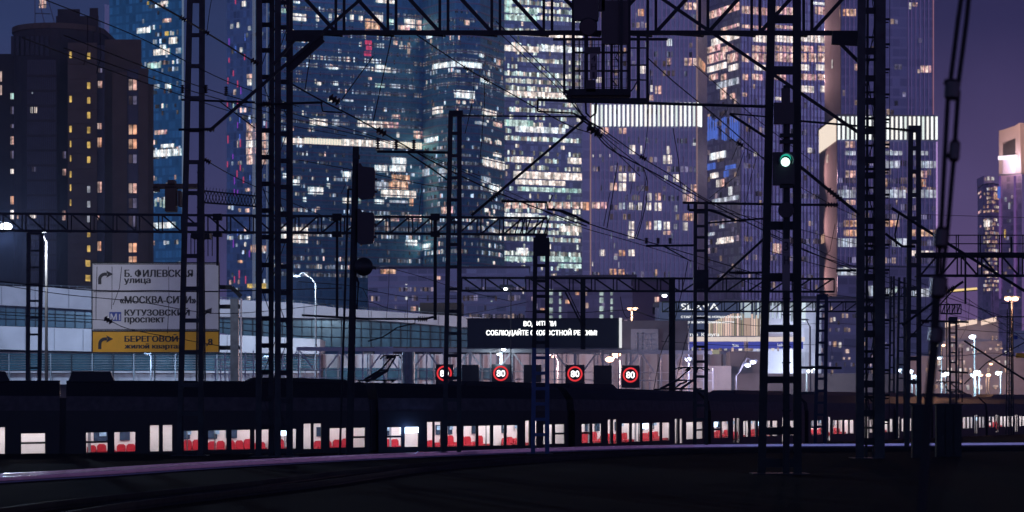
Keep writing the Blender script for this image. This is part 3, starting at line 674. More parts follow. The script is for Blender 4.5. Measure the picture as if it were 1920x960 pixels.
T4W = [(548, 27, 572, 38, 'cw', 4), (548, 26, 574, 39, 'ww', 5), (526, 0, 540, 6, 'ww', 3), (527, 16, 537, 24, 'te', 2), (550, 0, 562, 6, 'cw', 3), (592, 28, 598, 40, 'ww', 2), (616, 26, 622, 38, 'cw', 1), (627, 28, 634, 38, 'ww', 2),
 (656, 28, 663, 40, 'ww', 2), (672, 30, 680, 40, 'ww', 2), (684, 36, 712, 58, 'or', 9), (702, 26, 718, 42, 'ww', 4), (704, 0, 744, 6, 'ww', 9), (724, 36, 738, 46, 'te', 3), (746, 48, 768, 56, 'pk', 5), (758, 36, 778, 52, 'ww', 6), (780, 38, 790, 60, 'pk', 3), (870, 38, 880, 47, 'pk', 3),
 (684, 76, 697, 84, 'rd', 3), (686, 86, 697, 94, 'rd', 3), (682, 97, 696, 105, 'rd', 3), (737, 77, 745, 84, 'pk', 2), (751, 78, 754, 90, 'ww', 1), (763, 80, 769, 101, 'pk', 1), (800, 65, 810, 72, 'cw', 3), (807, 74, 811, 81, 'pk', 1),
 (703, 122, 724, 135, 'cw', 6), (724, 127, 732, 136, 'ww', 3), (733, 130, 742, 137, 'pw', 3), (811, 115, 903, 127, 'cw', 26), (898, 101, 906, 107, 'cw', 3), (930, 112, 938, 122, 'pk', 2), (853, 131, 863, 136, 'pw', 3), (915, 132, 918, 143, 'cw', 1), (900, 148, 916, 155, 'cw', 4),
 (703, 157, 721, 164, 'te', 4), (730, 158, 750, 165, 'pw', 5), (690, 145, 697, 150, 'pk', 2), (594, 153, 602, 160, 'ww', 2), (624, 153, 634, 160, 'cw', 3), (614, 184, 634, 191, 'ww', 4), (616, 124, 634, 130, 'cw', 3), (668, 125, 694, 130, 'pw', 5), (643, 185, 662, 190, 'pw', 5),
 (580, 223, 614, 235, 'ww', 9), (622, 224, 636, 236, 'pw', 4), (670, 227, 718, 239, 'ww', 11), (716, 229, 747, 240, 'pk', 7), (735, 215, 750, 222, 'pk', 4), (852, 170, 890, 184, 'cw', 11), (855, 186, 862, 194, 'pk', 2), (867, 188, 873, 195, 'ww', 2), (880, 186, 888, 193, 'pk', 2), (811, 200, 831, 213, 'ww', 5), (904, 206, 930, 217, 'ww', 8), (924, 229, 941, 238, 'pk', 4), (890, 228, 912, 233, 'pw', 5),
 (530, 259, 570, 271, 'ww', 9), (570, 260, 640, 273, 'cr', 14), (640, 262, 700, 275, 'ww', 13), (700, 264, 745, 277, 'ww', 10), (745, 267, 791, 280, 'cr', 10), (743, 248, 749, 258, 'ww', 1), (775, 246, 792, 260, 'pk', 4), (796, 258, 822, 266, 'cw', 5),
 (735, 296, 762, 311, 'cw', 4), (702, 310, 726, 323, 'cw', 6), (730, 311, 760, 324, 'cw', 7), (734, 328, 768, 340, 'or', 9), (728, 341, 765, 355, 'or', 9), (702, 341, 728, 354, 'pw', 6), (714, 357, 780, 370, 'ww', 15), (642, 322, 658, 335, 'cw', 4), (642, 371, 658, 381, 'ww', 4), (672, 373, 677, 381, 'te', 1), (702, 374, 720, 382, 'cw', 4), (767, 372, 775, 386, 'or', 2), (730, 376, 765, 382, 'pw', 6),
 (538, 337, 562, 347, 'cw', 4), (577, 351, 606, 364, 'cw', 7), (530, 325, 537, 333, 'cw', 2), (612, 344, 619, 350, 'cw', 1), (568, 370, 574, 378, 'cw', 2), (593, 388, 600, 393, 'pk', 1), (528, 426, 577, 440, 'ww', 12), (528, 441, 577, 455, 'ww', 11), (527, 434, 539, 447, 'cw', 3), (702, 404, 722, 413, 'ww', 4), (732, 404, 748, 415, 'pk', 4), (760, 403, 790, 415, 'pk', 8), (721, 416, 728, 433, 'pk', 1), (760, 450, 782, 460, 'cw', 5), (791, 457, 808, 468, 'cw', 4),
 (904, 299, 946, 314, 'ww', 11), (902, 332, 920, 345, 'pw', 4), (916, 345, 935, 360, 'cw', 5), (792, 317, 806, 332, 'pw', 3), (820, 316, 836, 331, 'pw', 4), (827, 388, 850, 400, 'pk', 5), (796, 348, 806, 360, 'cw', 2), (866, 427, 894, 437, 'ww', 7), (902, 472, 925, 482, 'ww', 6)]
for q in T4W[:99]: t.win(*q)
t.field(504, 790, 0, 520, 'mixb', .07, 15, 2.6, 21, .55, .62)
t.field(504, 790, 0, 520, 'mixd', .10, 15, 1.7, 26, .5, .7, name='faint_floor_glow')
t.field(794, 944, 0, 520, 'mixd', .13, 15, 1.7, 27, .5, .7, name='faint_floor_glow')
t.field(794, 944, 0, 240, 'mixb', .08, 15, 2.6, 22, .55, .6)
t.field(794, 944, 240, 520, 'mixb', .14, 15, 2.6, 23, .55, .55)
t.field(904, 944, 215, 520, 'ww', .13, 12, 4, 24, name='stacked_lit_windows')

# the bright office tower with many full lit floors
t = Tower('glass_tower', 'pale blue tower with the most fully lit office floors', 'tower', [(942, 1490), (1092, 1510)], -120, FA_T5)
t.field(944, 1091, -30, 520, 'mixt', .34, 13.4, 3.7, 31, .66, .42, lambda y, r: r.choice((.2, .45, .7, 1.0, 1.8, 2.6)))
for q in ((944, 0, 960, 14, 'te', 3), (938+4, 15, 1008, 25, 'te', 11), (943, 29, 1006, 39, 'te', 12), (943, 62, 1092, 69, 'ww', 25), (943, 86, 1010, 97, 'ww', 14), (1011, 87, 1092, 98, 'cw', 15), (943, 172, 1060, 181, 'ww', 18), (943, 225, 1000, 237, 'te', 10), (966, 238, 1060, 249, 'cw', 14), (960, 294, 1000, 305, 'ww', 9), (1064, 296, 1090, 307, 'ww', 5), (962, 323, 1091, 336, 'ww', 22), (966, 338, 1060, 347, 'ww', 15), (1048, 424, 1090, 435, 'ww', 10), (970, 352, 1090, 360, 'te', 16), (1013, 481, 1090, 491, 'te', 14), (944, 481, 998, 490, 'te', 10), (1046, 495, 1090, 503, 'te', 8), (944, 400, 1010, 408, 'cw', 10), (968, 465, 990, 475, 'cw', 5)): t.win(*q)
edg = emis('stepped_edge_light', (.85, .95, 1), .8)
for a, b in ((62, 78), (85, 104), (170, 205), (290, 318), (320, 340)): t.vline(943, a, b, 1.1, edg)
for k in range(11): t.win(944+k*16, 379, 944+k*16+13 if k < 9 else 1090, 391, 'pk', 3)

# violet tower with the glowing white fins
t = Tower('glass_tower', 'violet tower with one belt of glowing white vertical fins', 'tower', [(1092, 1200), (1308, 1205), (1326, 1240)], -120, FA_T6)
hair = MB()
for k in range(26):
    x = 1109+k*8.25
    if x < 1308:
        a = t.loc(x, 0, .02); b = t.loc(x, 0, .55)
        hair.box((a.x-.17, b.y, t.zb), (a.x+.17, a.y, t.ztop))
hair.build('facade_fins', M_FIN, t.o)
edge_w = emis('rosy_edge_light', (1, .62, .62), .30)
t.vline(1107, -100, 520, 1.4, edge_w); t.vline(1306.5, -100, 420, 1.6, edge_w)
for k in range(25): t.vline(1111+k*8.25, 197 if k < 12 else 193, 237, 3.4, W[('fin', 'fin3', 'fin', 'fin2', 'fin', 'fin', 'fin3')[(k*5+k//3) % 7]], 'glowing_fin', .7, .5)
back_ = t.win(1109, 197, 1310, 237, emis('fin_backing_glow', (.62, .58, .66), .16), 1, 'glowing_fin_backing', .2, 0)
T6W = [(1281, 5, 1306, 18, 'pk', 3), (1248, 73, 1260, 86, 'cw', 2), (1249, 109, 1259, 121, 'pk', 2), (1281, 109, 1306, 123, 'pk', 3), (1309, 113, 1322, 130, 'or', 2), (1196, 17, 1209, 30, 'or', 2), (1198, 124, 1210, 138, 'ww', 2), (1219, 160, 1225, 172, 'ww', 1), (1228, 161, 1240, 176, 'pk', 2), (1217, 178, 1226, 188, 'pk', 2), (1169, 90, 1175, 99, 'or', 1), (1116, 145, 1128, 155, 'ww', 2), (1190, 160, 1197, 170, 'pk', 1),
 (1124, 239, 1141, 251, 'pk', 2), (1160, 240, 1176, 251, 'pk', 2), (1180, 272, 1191, 289, 'ww', 2), (1199, 273, 1204, 288, 'ww', 1), (1248, 274, 1255, 289, 'ww', 1), (1243, 291, 1260, 307, 'ww', 2), (1159, 325, 1175, 340, 'ww', 2), (1179, 325, 1192, 340, 'ww', 2), (1143, 343, 1157, 357, 'pk', 2), (1160, 343, 1174, 358, 'ww', 2), (1262, 327, 1273, 341, 'ww', 2), (1245, 329, 1252, 338, 'cw', 1), (1214, 362, 1222, 376, 'ww', 1), (1228, 362, 1239, 376, 'pk', 2), (1160, 380, 1172, 392, 'pw', 2), (1179, 380, 1187, 393, 'ww', 1), (1196, 380, 1204, 394, 'ww', 1), (1212, 380, 1221, 394, 'ww', 2), (1227, 380, 1241, 395, 'ww', 2), (1264, 385, 1270, 397, 'pw', 1), (1280, 347, 1287, 361, 'ww', 1), (1295, 346, 1306, 360, 'pk', 2), (1280, 364, 1301, 379, 'pk', 3),
 (1179, 415, 1189, 430, 'ww', 2), (1177, 433, 1189, 447, 'ww', 2), (1211, 415, 1221, 430, 'pk', 2), (1226, 414, 1240, 431, 'cw', 2), (1244, 416, 1256, 430, 'ww', 2), (1243, 433, 1259, 440, 'pk', 2), (1263, 420, 1270, 430, 'pw', 1), (1280, 400, 1301, 414, 'or', 3), (1280, 417, 1290, 432, 'ww', 1), (1124, 468, 1135, 480, 'ww', 2), (1160, 469, 1172, 480, 'or', 2), (1178, 468, 1190, 480, 'ww', 2), (1142, 504, 1156, 516, 'or', 2), (1159, 505, 1171, 515, 'or', 2), (1228, 505, 1234, 517, 'or', 1), (1110, 491, 1112, 499, 'ww', 1), (1111, 290, 1113, 295, 'ww', 1), (1124, 289, 1127, 295, 'ww', 1), (1141, 289, 1144, 295, 'ww', 1), (1092, 379, 1105, 394, 'or', 2), (1108, 379, 1138, 391, 'pk', 5), (1297, 268, 1305, 273, 'cw', 1), (1149, 480, 1158, 487, 'pw', 1)]
for q in T6W: t.win(*q)
t.field(1110, 1306, 0, 520, 'mixd', .05, 18, 2.7, 42, .6, .6, name='faint_floor_glow')
t.field(1110, 1306, 0, 520, 'mixp', .07, 18, 8.25, 41, .6)

# mauve tower with warm rows
t = Tower('glass_tower', 'mauve tower with rosy lit rows and a blue sign area below them', 'tower', [(1325, 1490), (1388, 1450), (1546, 1478)], -120, FA_T7)
rw = random.Random(8)
for y0, y1, xs, k in ((13, 27, ((1330, 1386), (1391, 1440), (1453, 1488), (1528, 1547)), 'pk'), (48, 54, ((1352, 1386), (1391, 1440), (1453, 1488)), 'pk'), (66, 79, ((1334, 1386), (1387, 1410), (1412, 1440), (1453, 1488), (1500, 1547)), 'ww'), (86, 97, ((1326, 1350), (1352, 1374), (1410, 1438), (1453, 1488), (1502, 1524), (1532, 1546)), 'pk'), (100, 116, ((1326, 1360), (1364, 1384), (1391, 1404), (1410, 1440), (1453, 1488), (1502, 1512), (1516, 1530), (1532, 1546)), 'pk'), (121, 132, ((1326, 1362), (1366, 1384), (1414, 1436), (1500, 1517), (1530, 1546)), 'ww'), (139, 150, ((1330, 1346), (1352, 1362), (1392, 1402), (1409, 1430), (1452, 1473), (1500, 1530), (1532, 1546)), 'pk'), (161, 173, ((1500, 1526), (1538, 1546)), 'ww'), (4, 9, ((1520, 1546),), 'cw')):
    for a, b in xs:
        if b <= 1388 or a >= 1388: t.win(a, y0, b, y1, k, max(2, round((b-a)/4.5)))
for q in ((1344, 150, 1385, 162, 'pw', 11), (1351, 165, 1362, 186, 'pk', 3), (1369, 175, 1378, 185, 'pk', 2), (1392, 174, 1400, 181, 'pk', 2), (1412, 158, 1416, 166, 'pk', 1), (1453, 182, 1466, 188, 'ww', 2), (1331, 285, 1361, 298, 'cw', 9), (1332, 324, 1347, 334, 'ww', 4), (1343, 337, 1349, 351, 'ww', 1), (1350, 336, 1358, 350, 'pk', 2), (1366, 350, 1373, 366, 'cw', 1), (1345, 445, 1375, 456, 'ww', 7), (1413, 285, 1419, 293, 'ww', 1), (1514, 277, 1522, 286, 'ww', 1), (1343, 452, 1375, 456, 'ww', 8), (1448, 457, 1465, 475, 'pk', 4), (1335, 370, 1385, 378, 'pw', 9), (1326, 436, 1340, 442, 'pw', 3), (1349, 421, 1358, 428, 'pw', 2)): t.win(*q)
for x in (1326, 1330, 1334, 1339, 1344, 1356, 1360, 1371, 1375, 1380, 1384): t.vline(x, 222+rw.uniform(-4, 4), 262+rw.uniform(-3, 3), 1.7, W['bl'], 'blue_light_stroke', .3, .3)
for q in ((1326, 246, 1345, 260, 'bl', 5), (1326, 306, 1342, 318, 'bl', 3), (1360, 309, 1380, 317, 'bl', 4), (1357, 320, 1367, 332, 'bl', 2)): t.win(*q, 'blue_light_panel')
t.field(1327, 1386, 180, 540, 'mixp', .16, 17, 4.5, 51); t.field(1390, 1544, 170, 540, 'mixp', .13, 17, 4.2, 52)
mb = MB()
for k in range(24):
    x = 1390+k*6.5; a = t.loc(x, 0, .02); b = t.loc(x, 0, .5); mb.box((a.x-.12, b.y, t.zb), (a.x+.12, a.y, t.ztop))
mb.build('facade_fins', M_FIN, t.o)

# plum tower, upper shaft and front block
t = Tower('glass_tower', 'tall plum tower with a rosy floodlit stone edge', 'tower', [(1546, 1310), (1577, 1262), (1750, 1268)], -120, FA_T8)
sb = MB(); a, b = t.loc(1546.5, 0, .1), t.loc(1576.5, 0, .1); sb.quad((a.x, a.y, t.zb), (b.x, b.y, t.zb), (b.x, b.y, t.ztop), (a.x, a.y, t.ztop)); sb.build('stone_edge', M_STONE, t.o)
mb = MB()
for x in (1585, 1593, 1601, 1610, 1703, 1709, 1717, 1725, 1733, 1741):
    a = t.loc(x, 0, .02); b = t.loc(x, 0, .5); mb.box((a.x-.17, b.y, t.zb), (a.x+.17, a.y, t.ztop))
mb.build('facade_fins', M_FIN, t.o)
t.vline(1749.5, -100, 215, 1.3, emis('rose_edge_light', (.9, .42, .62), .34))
for q in ((1704, 5, 1709, 17, 'ww', 1), (1710, 5, 1720, 12, 'pk', 2), (1720, 130, 1726, 137, 'pk', 1), (1725, 123, 1746, 136, 'pk', 4), (1575, 17, 1605, 30, 'or', 5), (1600, 120, 1609, 132, 'pk', 2), (1560, 112, 1562, 128, 'ww', 1), (1640, 175, 1644, 179, 'cw', 1)): t.win(*q)
t.field(1579, 1748, 0, 215, 'mixp', .05, 17, 7.5, 61)
for z_ in (-40, 60, 150): add_light(t.o, P(1500, z_, 1345), 'SPOT', 6.0e4, (1, .55, .58), 2, t.loc(1563, z_-10), .72)

t = Tower('office_block', 'plum block with glowing fins, cream corner and cool lit floors', 'tower', [(1536, 1238), (1570, 1178), (1757, 1185)], 217, FA_T8)
sb = MB(); a, b = t.loc(1536.3, 0, .1), t.loc(1569.6, 0, .1); sb.quad((a.x, a.y, t.zb), (b.x, b.y, t.zb), (b.x, b.y, t.ztop), (a.x, a.y, t.ztop)); sb.build('stone_edge', M_STONE, t.o)
sb = MB(); a, b = t.loc(1537, 0, .35), t.loc(1569, 0, .35); zt = t.ztop-.3; z0_ = zt-9.5; sb.quad((a.x, a.y, z0_), (b.x, b.y, z0_), (b.x, b.y, zt), (a.x, a.y, zt)); sb.build('crown_floodlight_glow', emis('painted_crown_floodlight', (1, .84, .70), 1.05), t.o)  # floodlight on the crown stone painted as an emissive sheet
for k in range(23): t.vline(1572+k*8.3, 219, 262, 3.4, W[('fin', 'fin3', 'fin', 'fin2', 'fin', 'fin', 'fin3')[(k*5+k//3) % 7]], 'glowing_fin', .7, .5)
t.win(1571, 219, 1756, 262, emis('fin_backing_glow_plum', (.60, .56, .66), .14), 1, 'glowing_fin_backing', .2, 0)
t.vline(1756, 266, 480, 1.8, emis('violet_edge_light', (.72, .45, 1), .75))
mb = MB()
for k in range(22):
    x = 1576+k*8.3; a = t.loc(x, 0, .02); b = t.loc(x, 0, .5); mb.box((a.x-.16, b.y, t.zb), (a.x+.16, a.y, t.ztop-10))
mb.build('facade_fins', M_FIN, t.o)
for y0, y1, xs, k in ((265, 277, ((1585, 1603), (1660, 1668)), 'pk'), (283, 291, ((1583, 1604), (1660, 1692), (1708, 1740)), 'pw'), (302, 315, ((1660, 1686), (1720, 1756)), 'pw'), (320, 333, ((1584, 1604), (1708, 1738)), 'pk'), (336, 350, ((1720, 1736), (1660, 1664)), 'or'), (356, 371, ((1568+3, 1604), (1660, 1698), (1710, 1718), (1726, 1756)), 'pw'), (375, 384, ((1586, 1604), (1680, 1682)), 'pk'), (413, 425, ((1582, 1606), (1660, 1686)), 'or'), (431, 443, ((1582, 1606), (1707, 1757)), 'or'), (447, 463, ((1568+3, 1606), (1672, 1700)), 'pw'), (470, 480, ((1700, 1752),), 'ww')):
    for a, b in xs: t.win(a, y0, b, y1, k, max(1, round((b-a)/8.3)), gap=.08)
for q in ((1588, 267, 1592, 271, 'ww', 1), (1668, 281, 1672, 287, 'cw', 1), (1668, 302, 1676, 311, 'cw', 1), (1673, 355, 1677, 359, 'cw', 1), (1731, 340, 1735, 346, 'ww', 1), (1590, 433, 1594, 438, 'ww', 1), (1540, 440, 1547, 456, 'or', 1), (1550, 290, 1554, 305, 'pk', 1)): t.win(*q)
t.field(1572, 1755, 262, 560, 'mixp', .20, 16.6, 8.3, 62, .7)
for z_ in (330, 430, 530): add_light(t.o, P(1478, z_, 1232), 'SPOT', 2.6e4, (1, .55, .56), 2, t.loc(1553, z_-10), .8)

# far right towers
t = Tower('far_tower', 'slim far tower with a lit cream portal at its top', 'tower', [(1873, 1715), (1916, 1700)], 326, FA_FAR, 40)
fr_ = MB()
def pt(x, y): return t.loc(x, y, 0)
def slab(mb, pts, th):
    n = t.hit(1890)[1]; f_ = [pt(x, y) for x, y in pts]; b_ = [p-n*th for p in f_]
    mb.poly(f_); mb.poly(b_[::-1])
    for i in range(len(pts)): mb.quad(f_[i], f_[(i+1) % len(pts)], b_[(i+1) % len(pts)], b_[i])
slab(fr_, [(1873, 326), (1873, 245), (1881, 243), (1881, 293), (1881, 326)], 14); slab(fr_, [(1903, 326), (1903, 236), (1912, 230), (1915, 326)], 14); slab(fr_, [(1881, 271), (1881, 243), (1903, 236), (1903, 261)], 14)
fr_.build('portal_frame', M_STONE, t.o)
b_ = MB(); slab(b_, [(1880, 292), (1880, 268), (1904, 259), (1904, 292)], 10); b_.build('portal_recess', M_BRICK_D, t.o)
b_ = MB(); slab(b_, [(1874, 300), (1874, 293), (1908, 290), (1908, 299)], 2); 
n_ = t.hit(1890)[1]
for i, v in enumerate(b_.v): b_.v[i] = v+n_*1.2
b_.build('light_bar', emis('portal_light_bar', (1, .86, .95), 1.6, 0, True), t.o)
b_ = MB(); slab(b_, [(1879, 326), (1879, 300), (1904, 299), (1904, 326)], 3); b_.build('glowing_screen', mat('portal_screen_wall', (.75, .65, .8), .7), t.o)
add_light(t.o, P(1892, 252, 1640), 'SPOT', 2.6e5, (1, .62, .46), 2, P(1892, 252, 1720), .9)
add_light(t.o, P(1891, 306, 1698), 'POINT', 9000, (.95, .75, 1), .6)
for x, k in ((1876, 'pu'), (1904, 'pu')): t.vline(x, 330, 560, 3.2, emis('violet_column_light', (.45, .22, .75), .34), 'edge_light_strip')
t.vline(1875, 350, 372, 5, W['bl'], 'blue_light_panel', .5)
for q in ((1884, 370, 1888, 378, 'pw', 1), (1883, 430, 1886, 446, 'ye', 1), (1891, 380, 1895, 392, 'pw', 1)): t.win(*q)
t.field(1880, 1902, 335, 560, 'mixp', .12, 11, 4, 71)
t = Tower('far_tower', 'far rounded tower dotted with warm lights beside the portal tower', 'tower', [(1833, 1960), (1843, 1925), (1858, 1915), (1874, 1925)], 345, FA_FAR, 40)
cr = MB(); a = P(1843, 346, 1925); b = P(1863, 330, 1925); cr.box((a.x, 1922, a.z), (b.x, 1950, b.z)); cr.build('roof_storey', FA_FAR, t.o)
t.field(1844, 1873, 345, 545, 'mixw', .60, 8.2, 3.2, 72, .62, .2, lambda y, r: 1, skip=lambda x, y: 402 < y < 412)
t.field(1834, 1843, 350, 500, 'pk', .4, 9.2, 3, 73, .5)
for q in ((1844, 333, 1849, 340, 'pk', 1), (1851, 331, 1856, 338, 'ww', 1), (1858, 332, 1864, 338, 'ww', 1), (1863, 350, 1873, 355, 'pk', 3), (1863, 365, 1873, 374, 'or', 3), (1845, 413, 1860, 425, 'ww', 4)): t.win(*q)

# low and middle distance buildings
t = Tower('office_block', 'low violet office with pale floor bands below the broad tower', 'building', [(690, 905), (992, 900)], 503, FA_LOW, 30)
t.bands(690, 990, [513, 534, 549, 566, 584], 4.5, M_BAND, 'floor_band', 0, .5)
for q in ((713, 490+15, 742, 516, 'or', 5), (760, 533, 764, 540, 'cw', 1), (760, 556, 764, 562, 'cw', 1), (770, 575, 780, 584, 'pk', 2), (785, 577, 790, 584, 'te', 1), (818, 515, 826, 524, 'pk', 2), (920, 564, 924, 570, 'te', 1)): t.win(*q)
t.field(692, 988, 520, 600, 'mixp', .25, 18, 4, 81)
t = Tower('office_block', 'dark office with columns of teal windows behind the LED board', 'building', [(986, 860), (1192, 850)], 519, FA_LOW2, 30)
for x, ys_ in ((1033, (548, 564, 582, 597)), (1050.5, (549, 565, 580, 596)), (1128, (549, 563, 579, 595)), (1147, (549, 565, 580, 596))):
    w_ = 2.2 if x in (1050.5, 1147) else 4
    for y in ys_: t.win(x-w_, y-5, x+w_, y+5, 'te', 1)
for q in ((977+3, 545, 983, 551, 'ww', 1), (1079, 546, 1086, 553, 'or', 2), (1098, 546, 1101, 554, 'pk', 1), (1060, 562, 1069, 569, 'or', 2), (1013, 578, 1021, 584, 'or', 2)): t.win(*q)
t.field(990, 1190, 545, 640, 'mixp', .1, 15.5, 6, 82)
t = Tower('office_block', 'plain brown-violet slab block right of the teal window columns', 'building', [(1186, 820), (1262, 815)], 527, mat('violet_render', (.22, .16, .22), .9, 0, .1, .1), 30)
for q in ((1228, 557, 1236, 566, 'pk', 2), (1244, 570, 1252, 580, 'pk', 2), (1243, 592, 1252, 602, 'ww', 2), (1247, 612, 1250, 622, 'ww', 1)): t.win(*q)
t = Tower('office_block', 'hazy violet block behind the street lamps, a few rosy windows', 'building', [(1500, 760), (1690, 770)], 560, FA_LOW2, 40)
for q in ((1556, 574, 1560, 582, 'pk', 1), (1556, 596, 1560, 604, 'pk', 1), (1562, 595, 1566, 602, 'ww', 1), (1562, 640, 1568, 650, 'or', 1), (1572, 642, 1577, 652, 'ww', 1), (1585, 655, 1592, 662, 'pk', 1), (1580, 670, 1584, 674, 'pk', 1), (1590, 670, 1594, 674, 'pk', 1)): t.win(*q)
t.field(1502, 1688, 562, 700, 'mixp', .12, 13, 4, 83)
t = Tower('podium_building', 'wide podium with pale lit glazing at the plum tower foot', 'building', [(1570, 1100), (1760, 1110)], 500, FA_LOW2, 40)
for q in ((1570, 503, 1606, 516, 'pw', 6), (1580, 501, 1590, 508, 'cw', 1), (1628, 536, 1642, 555, 'pw', 3), (1660, 540, 1675, 556, 'pw', 3), (1704, 541, 1742, 556, 'pw', 7), (1678, 538, 1682, 548, 'te', 1)): t.win(*q)

# brown apartment block
R_ = random.Random(4)
class Box:
    def __init__(s, d): s.d = d
Bd = 560.0
blk = thing('apartment_block', 'dark brown stepped apartment block with yellow stairwell windows', 'apartment building', P(140, HY, Bd)*1.0)
def vol(x0, x1, y0, d0, d1, name, m, yb=None):
    mb = MB(); a, b = P(x0, y0, d0), P(x1, y0, d0); zb = GB if yb is None else P(0, yb, d0).z
    k_ = d1/d0 if b.x < 0 else 1      # the right flank runs along the sight line
    mb.hexa([(a.x, d0, zb), (b.x, d0, zb), (b.x*k_, d1, zb), (a.x, d1, zb), (a.x, d0, a.z), (b.x, d0, a.z), (b.x*k_, d1, a.z), (a.x, d1, a.z)]); return mb.build(name, m, blk)
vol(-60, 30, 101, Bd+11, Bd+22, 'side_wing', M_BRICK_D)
cyl = MB(); c = P(92, HY, Bd+8)
zt_, r0 = P(0, 48, Bd).z, (P(180, 0, Bd).x-P(11, 0, Bd).x)/2
cx_ = (P(180, 0, Bd).x+P(11, 0, Bd).x)/2
arc = [(cx_+r0*math.cos(g_), Bd+10-math.sin(g_)*10) for g_ in [math.pi*(1-i/16) for i in range(17)]]+[(cx_+r0, Bd+24), (cx_-r0, Bd+24)]
for i in range(len(arc)):
    a, b = arc[i], arc[(i+1) % len(arc)]; cyl.quad((*a, GB), (*b, GB), (*b, zt_), (*a, zt_))
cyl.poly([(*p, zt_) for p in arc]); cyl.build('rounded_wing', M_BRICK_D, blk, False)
cap = MB(); arc2 = [((p[0]-cx_)*1.045+cx_, (p[1]-(Bd+10))*1.06+Bd+10) for p in arc]
for i in range(len(arc2)):
    a, b = arc2[i], arc2[(i+1) % len(arc2)]; cap.quad((*a, zt_-.5), (*b, zt_-.5), (*b, zt_+.5), (*a, zt_+.5))
cap.poly([(*p, zt_+.5) for p in arc2]); cap.poly([(*p, zt_-.5) for p in arc2][::-1]); cap.build('cornice', M_BRICK, blk)
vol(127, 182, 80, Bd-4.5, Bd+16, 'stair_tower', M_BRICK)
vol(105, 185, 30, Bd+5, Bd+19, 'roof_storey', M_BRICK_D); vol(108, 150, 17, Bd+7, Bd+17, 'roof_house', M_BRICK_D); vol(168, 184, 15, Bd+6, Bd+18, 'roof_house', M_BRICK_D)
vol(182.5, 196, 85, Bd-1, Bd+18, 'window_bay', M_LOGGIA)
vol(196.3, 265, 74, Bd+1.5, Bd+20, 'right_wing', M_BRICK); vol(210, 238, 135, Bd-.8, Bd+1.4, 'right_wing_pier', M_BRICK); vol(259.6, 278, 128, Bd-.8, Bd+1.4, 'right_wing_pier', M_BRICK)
vol(265.2, 288, 158, Bd+2, Bd+19, 'right_wing_step', M_BRICK)
vol(238.2, 259.4, 130, Bd-.2, Bd+1.4, 'window_bay', M_LOGGIA)
vol(50, 106, 112, Bd-4, Bd+2, 'glazed_loggia_bay', M_LOGGIA)
lb = MB()   # loggia posts and slabs
for k in range(15):
    x = 51+k*3.85; a = P(x, 112, Bd-4); lb.box((a.x-.06, Bd-4.15, GB), (a.x+.06, Bd-4.0, a.z))
lb.build('loggia_posts', M_BRICK_D, blk)
for y in range(140, 560, 28):
    mb = MB(); a, b = P(49, y, Bd-4.2), P(107, y, Bd-4.2); mb.box((a.x, Bd-4.35, a.z-.45), (b.x, Bd-4.16, a.z)); mb.build('loggia_slab', M_BRICK_D, blk)
for y in range(90, 560, 28):
    mb = MB(); a, b = P(129, y, Bd-4.5), P(181, y, Bd-4.5); mb.box((a.x, Bd-4.75, a.z-.22), (b.x, Bd-4.5, a.z)); mb.build('stair_ledge', M_BRICK, blk)
for k in range(8):
    x = 24+k*9.2; mb = MB(); g2 = math.acos(max(-1, min(1, (P(x, 0, Bd).x-cx_)/r0))); yy = Bd+10-math.sin(g2)*10
    a = P(x, 68, yy); mb.box((a.x-.3, yy-.25, P(0, 104, yy).z), (a.x+.3, yy+.3, a.z)); mb.build('attic_slot', M_BLACK, blk)
def bwin(x0, y0, x1, y1, d, key, n=2, sill=True):
    a, b = P(x0, y0, d), P(x1, y1, d); mb = MB(); w = (b.x-a.x)/n
    for i in range(n): mb.quad((a.x+w*(i+.09), d-.12, b.z), (a.x+w*(i+.91), d-.12, b.z), (a.x+w*(i+.91), d-.12, a.z), (a.x+w*(i+.09), d-.12, a.z))
    o = mb.build('lit_window', W[key], blk)
    f = MB(); f.box((a.x-.12, d-.2, b.z-.14), (b.x+.12, d-.02, b.z-.02)); f.build('window_sill', M_BLACK, o); f = MB(); f.box((a.x-.12, d-.17, a.z+.02), (b.x+.12, d-.02, a.z+.12)); f.build('window_lintel', M_BLACK, o)
sd = Bd-4.5
for i, k in enumerate(['ye', None, 'ye', 'ye', 'ye', 'ye', 'ye', 'ye', None, 'pw', 'pw', 'pw', 'ye', 'ye', 'ye', 'ye']):
    y = 104+i*27.8
    if k: bwin(163, y-5, 170, y+7, sd, k, 1)
for y, k, w in ((103, 'ye', 5), (186, 'ye', 5), (242, 'ye', 5), (270, 'ye', 3), (297, 'ye', 3), (327, 'ye', 4), (352, 'ye', 3), (380, 'ye', 3)): bwin(132.5-w/2, y-6, 132.5+w/2, y+6, sd, k, 1)
for x0, y0, x1, y1, k in ((183.5, 152, 192, 165, 'pk'), (182.6, 231, 191, 242, 'pk'), (182.6, 258, 191, 276, 'or'), (182.6, 341, 191, 361, 'pk'), (182.6, 402, 186, 411, 'pk'), (182.6, 453, 190, 470, 'or'), (184, 128, 192, 136, 'mixp')): bwin(x0, y0, x1, y1, Bd-1, k)
for y0, y1, k in ((149, 169, 'pk'), (234, 252, 'or'), (261, 279, 'or'), (344, 362, 'pk'), (456, 473, 'or'), (481, 492, 'or'), (180, 196, 'mixp'), (290, 306, 'mixp'), (372, 390, 'mixp'), (405, 425, 'mixp')): bwin(241, y0, 257, y1, Bd-.2, k)
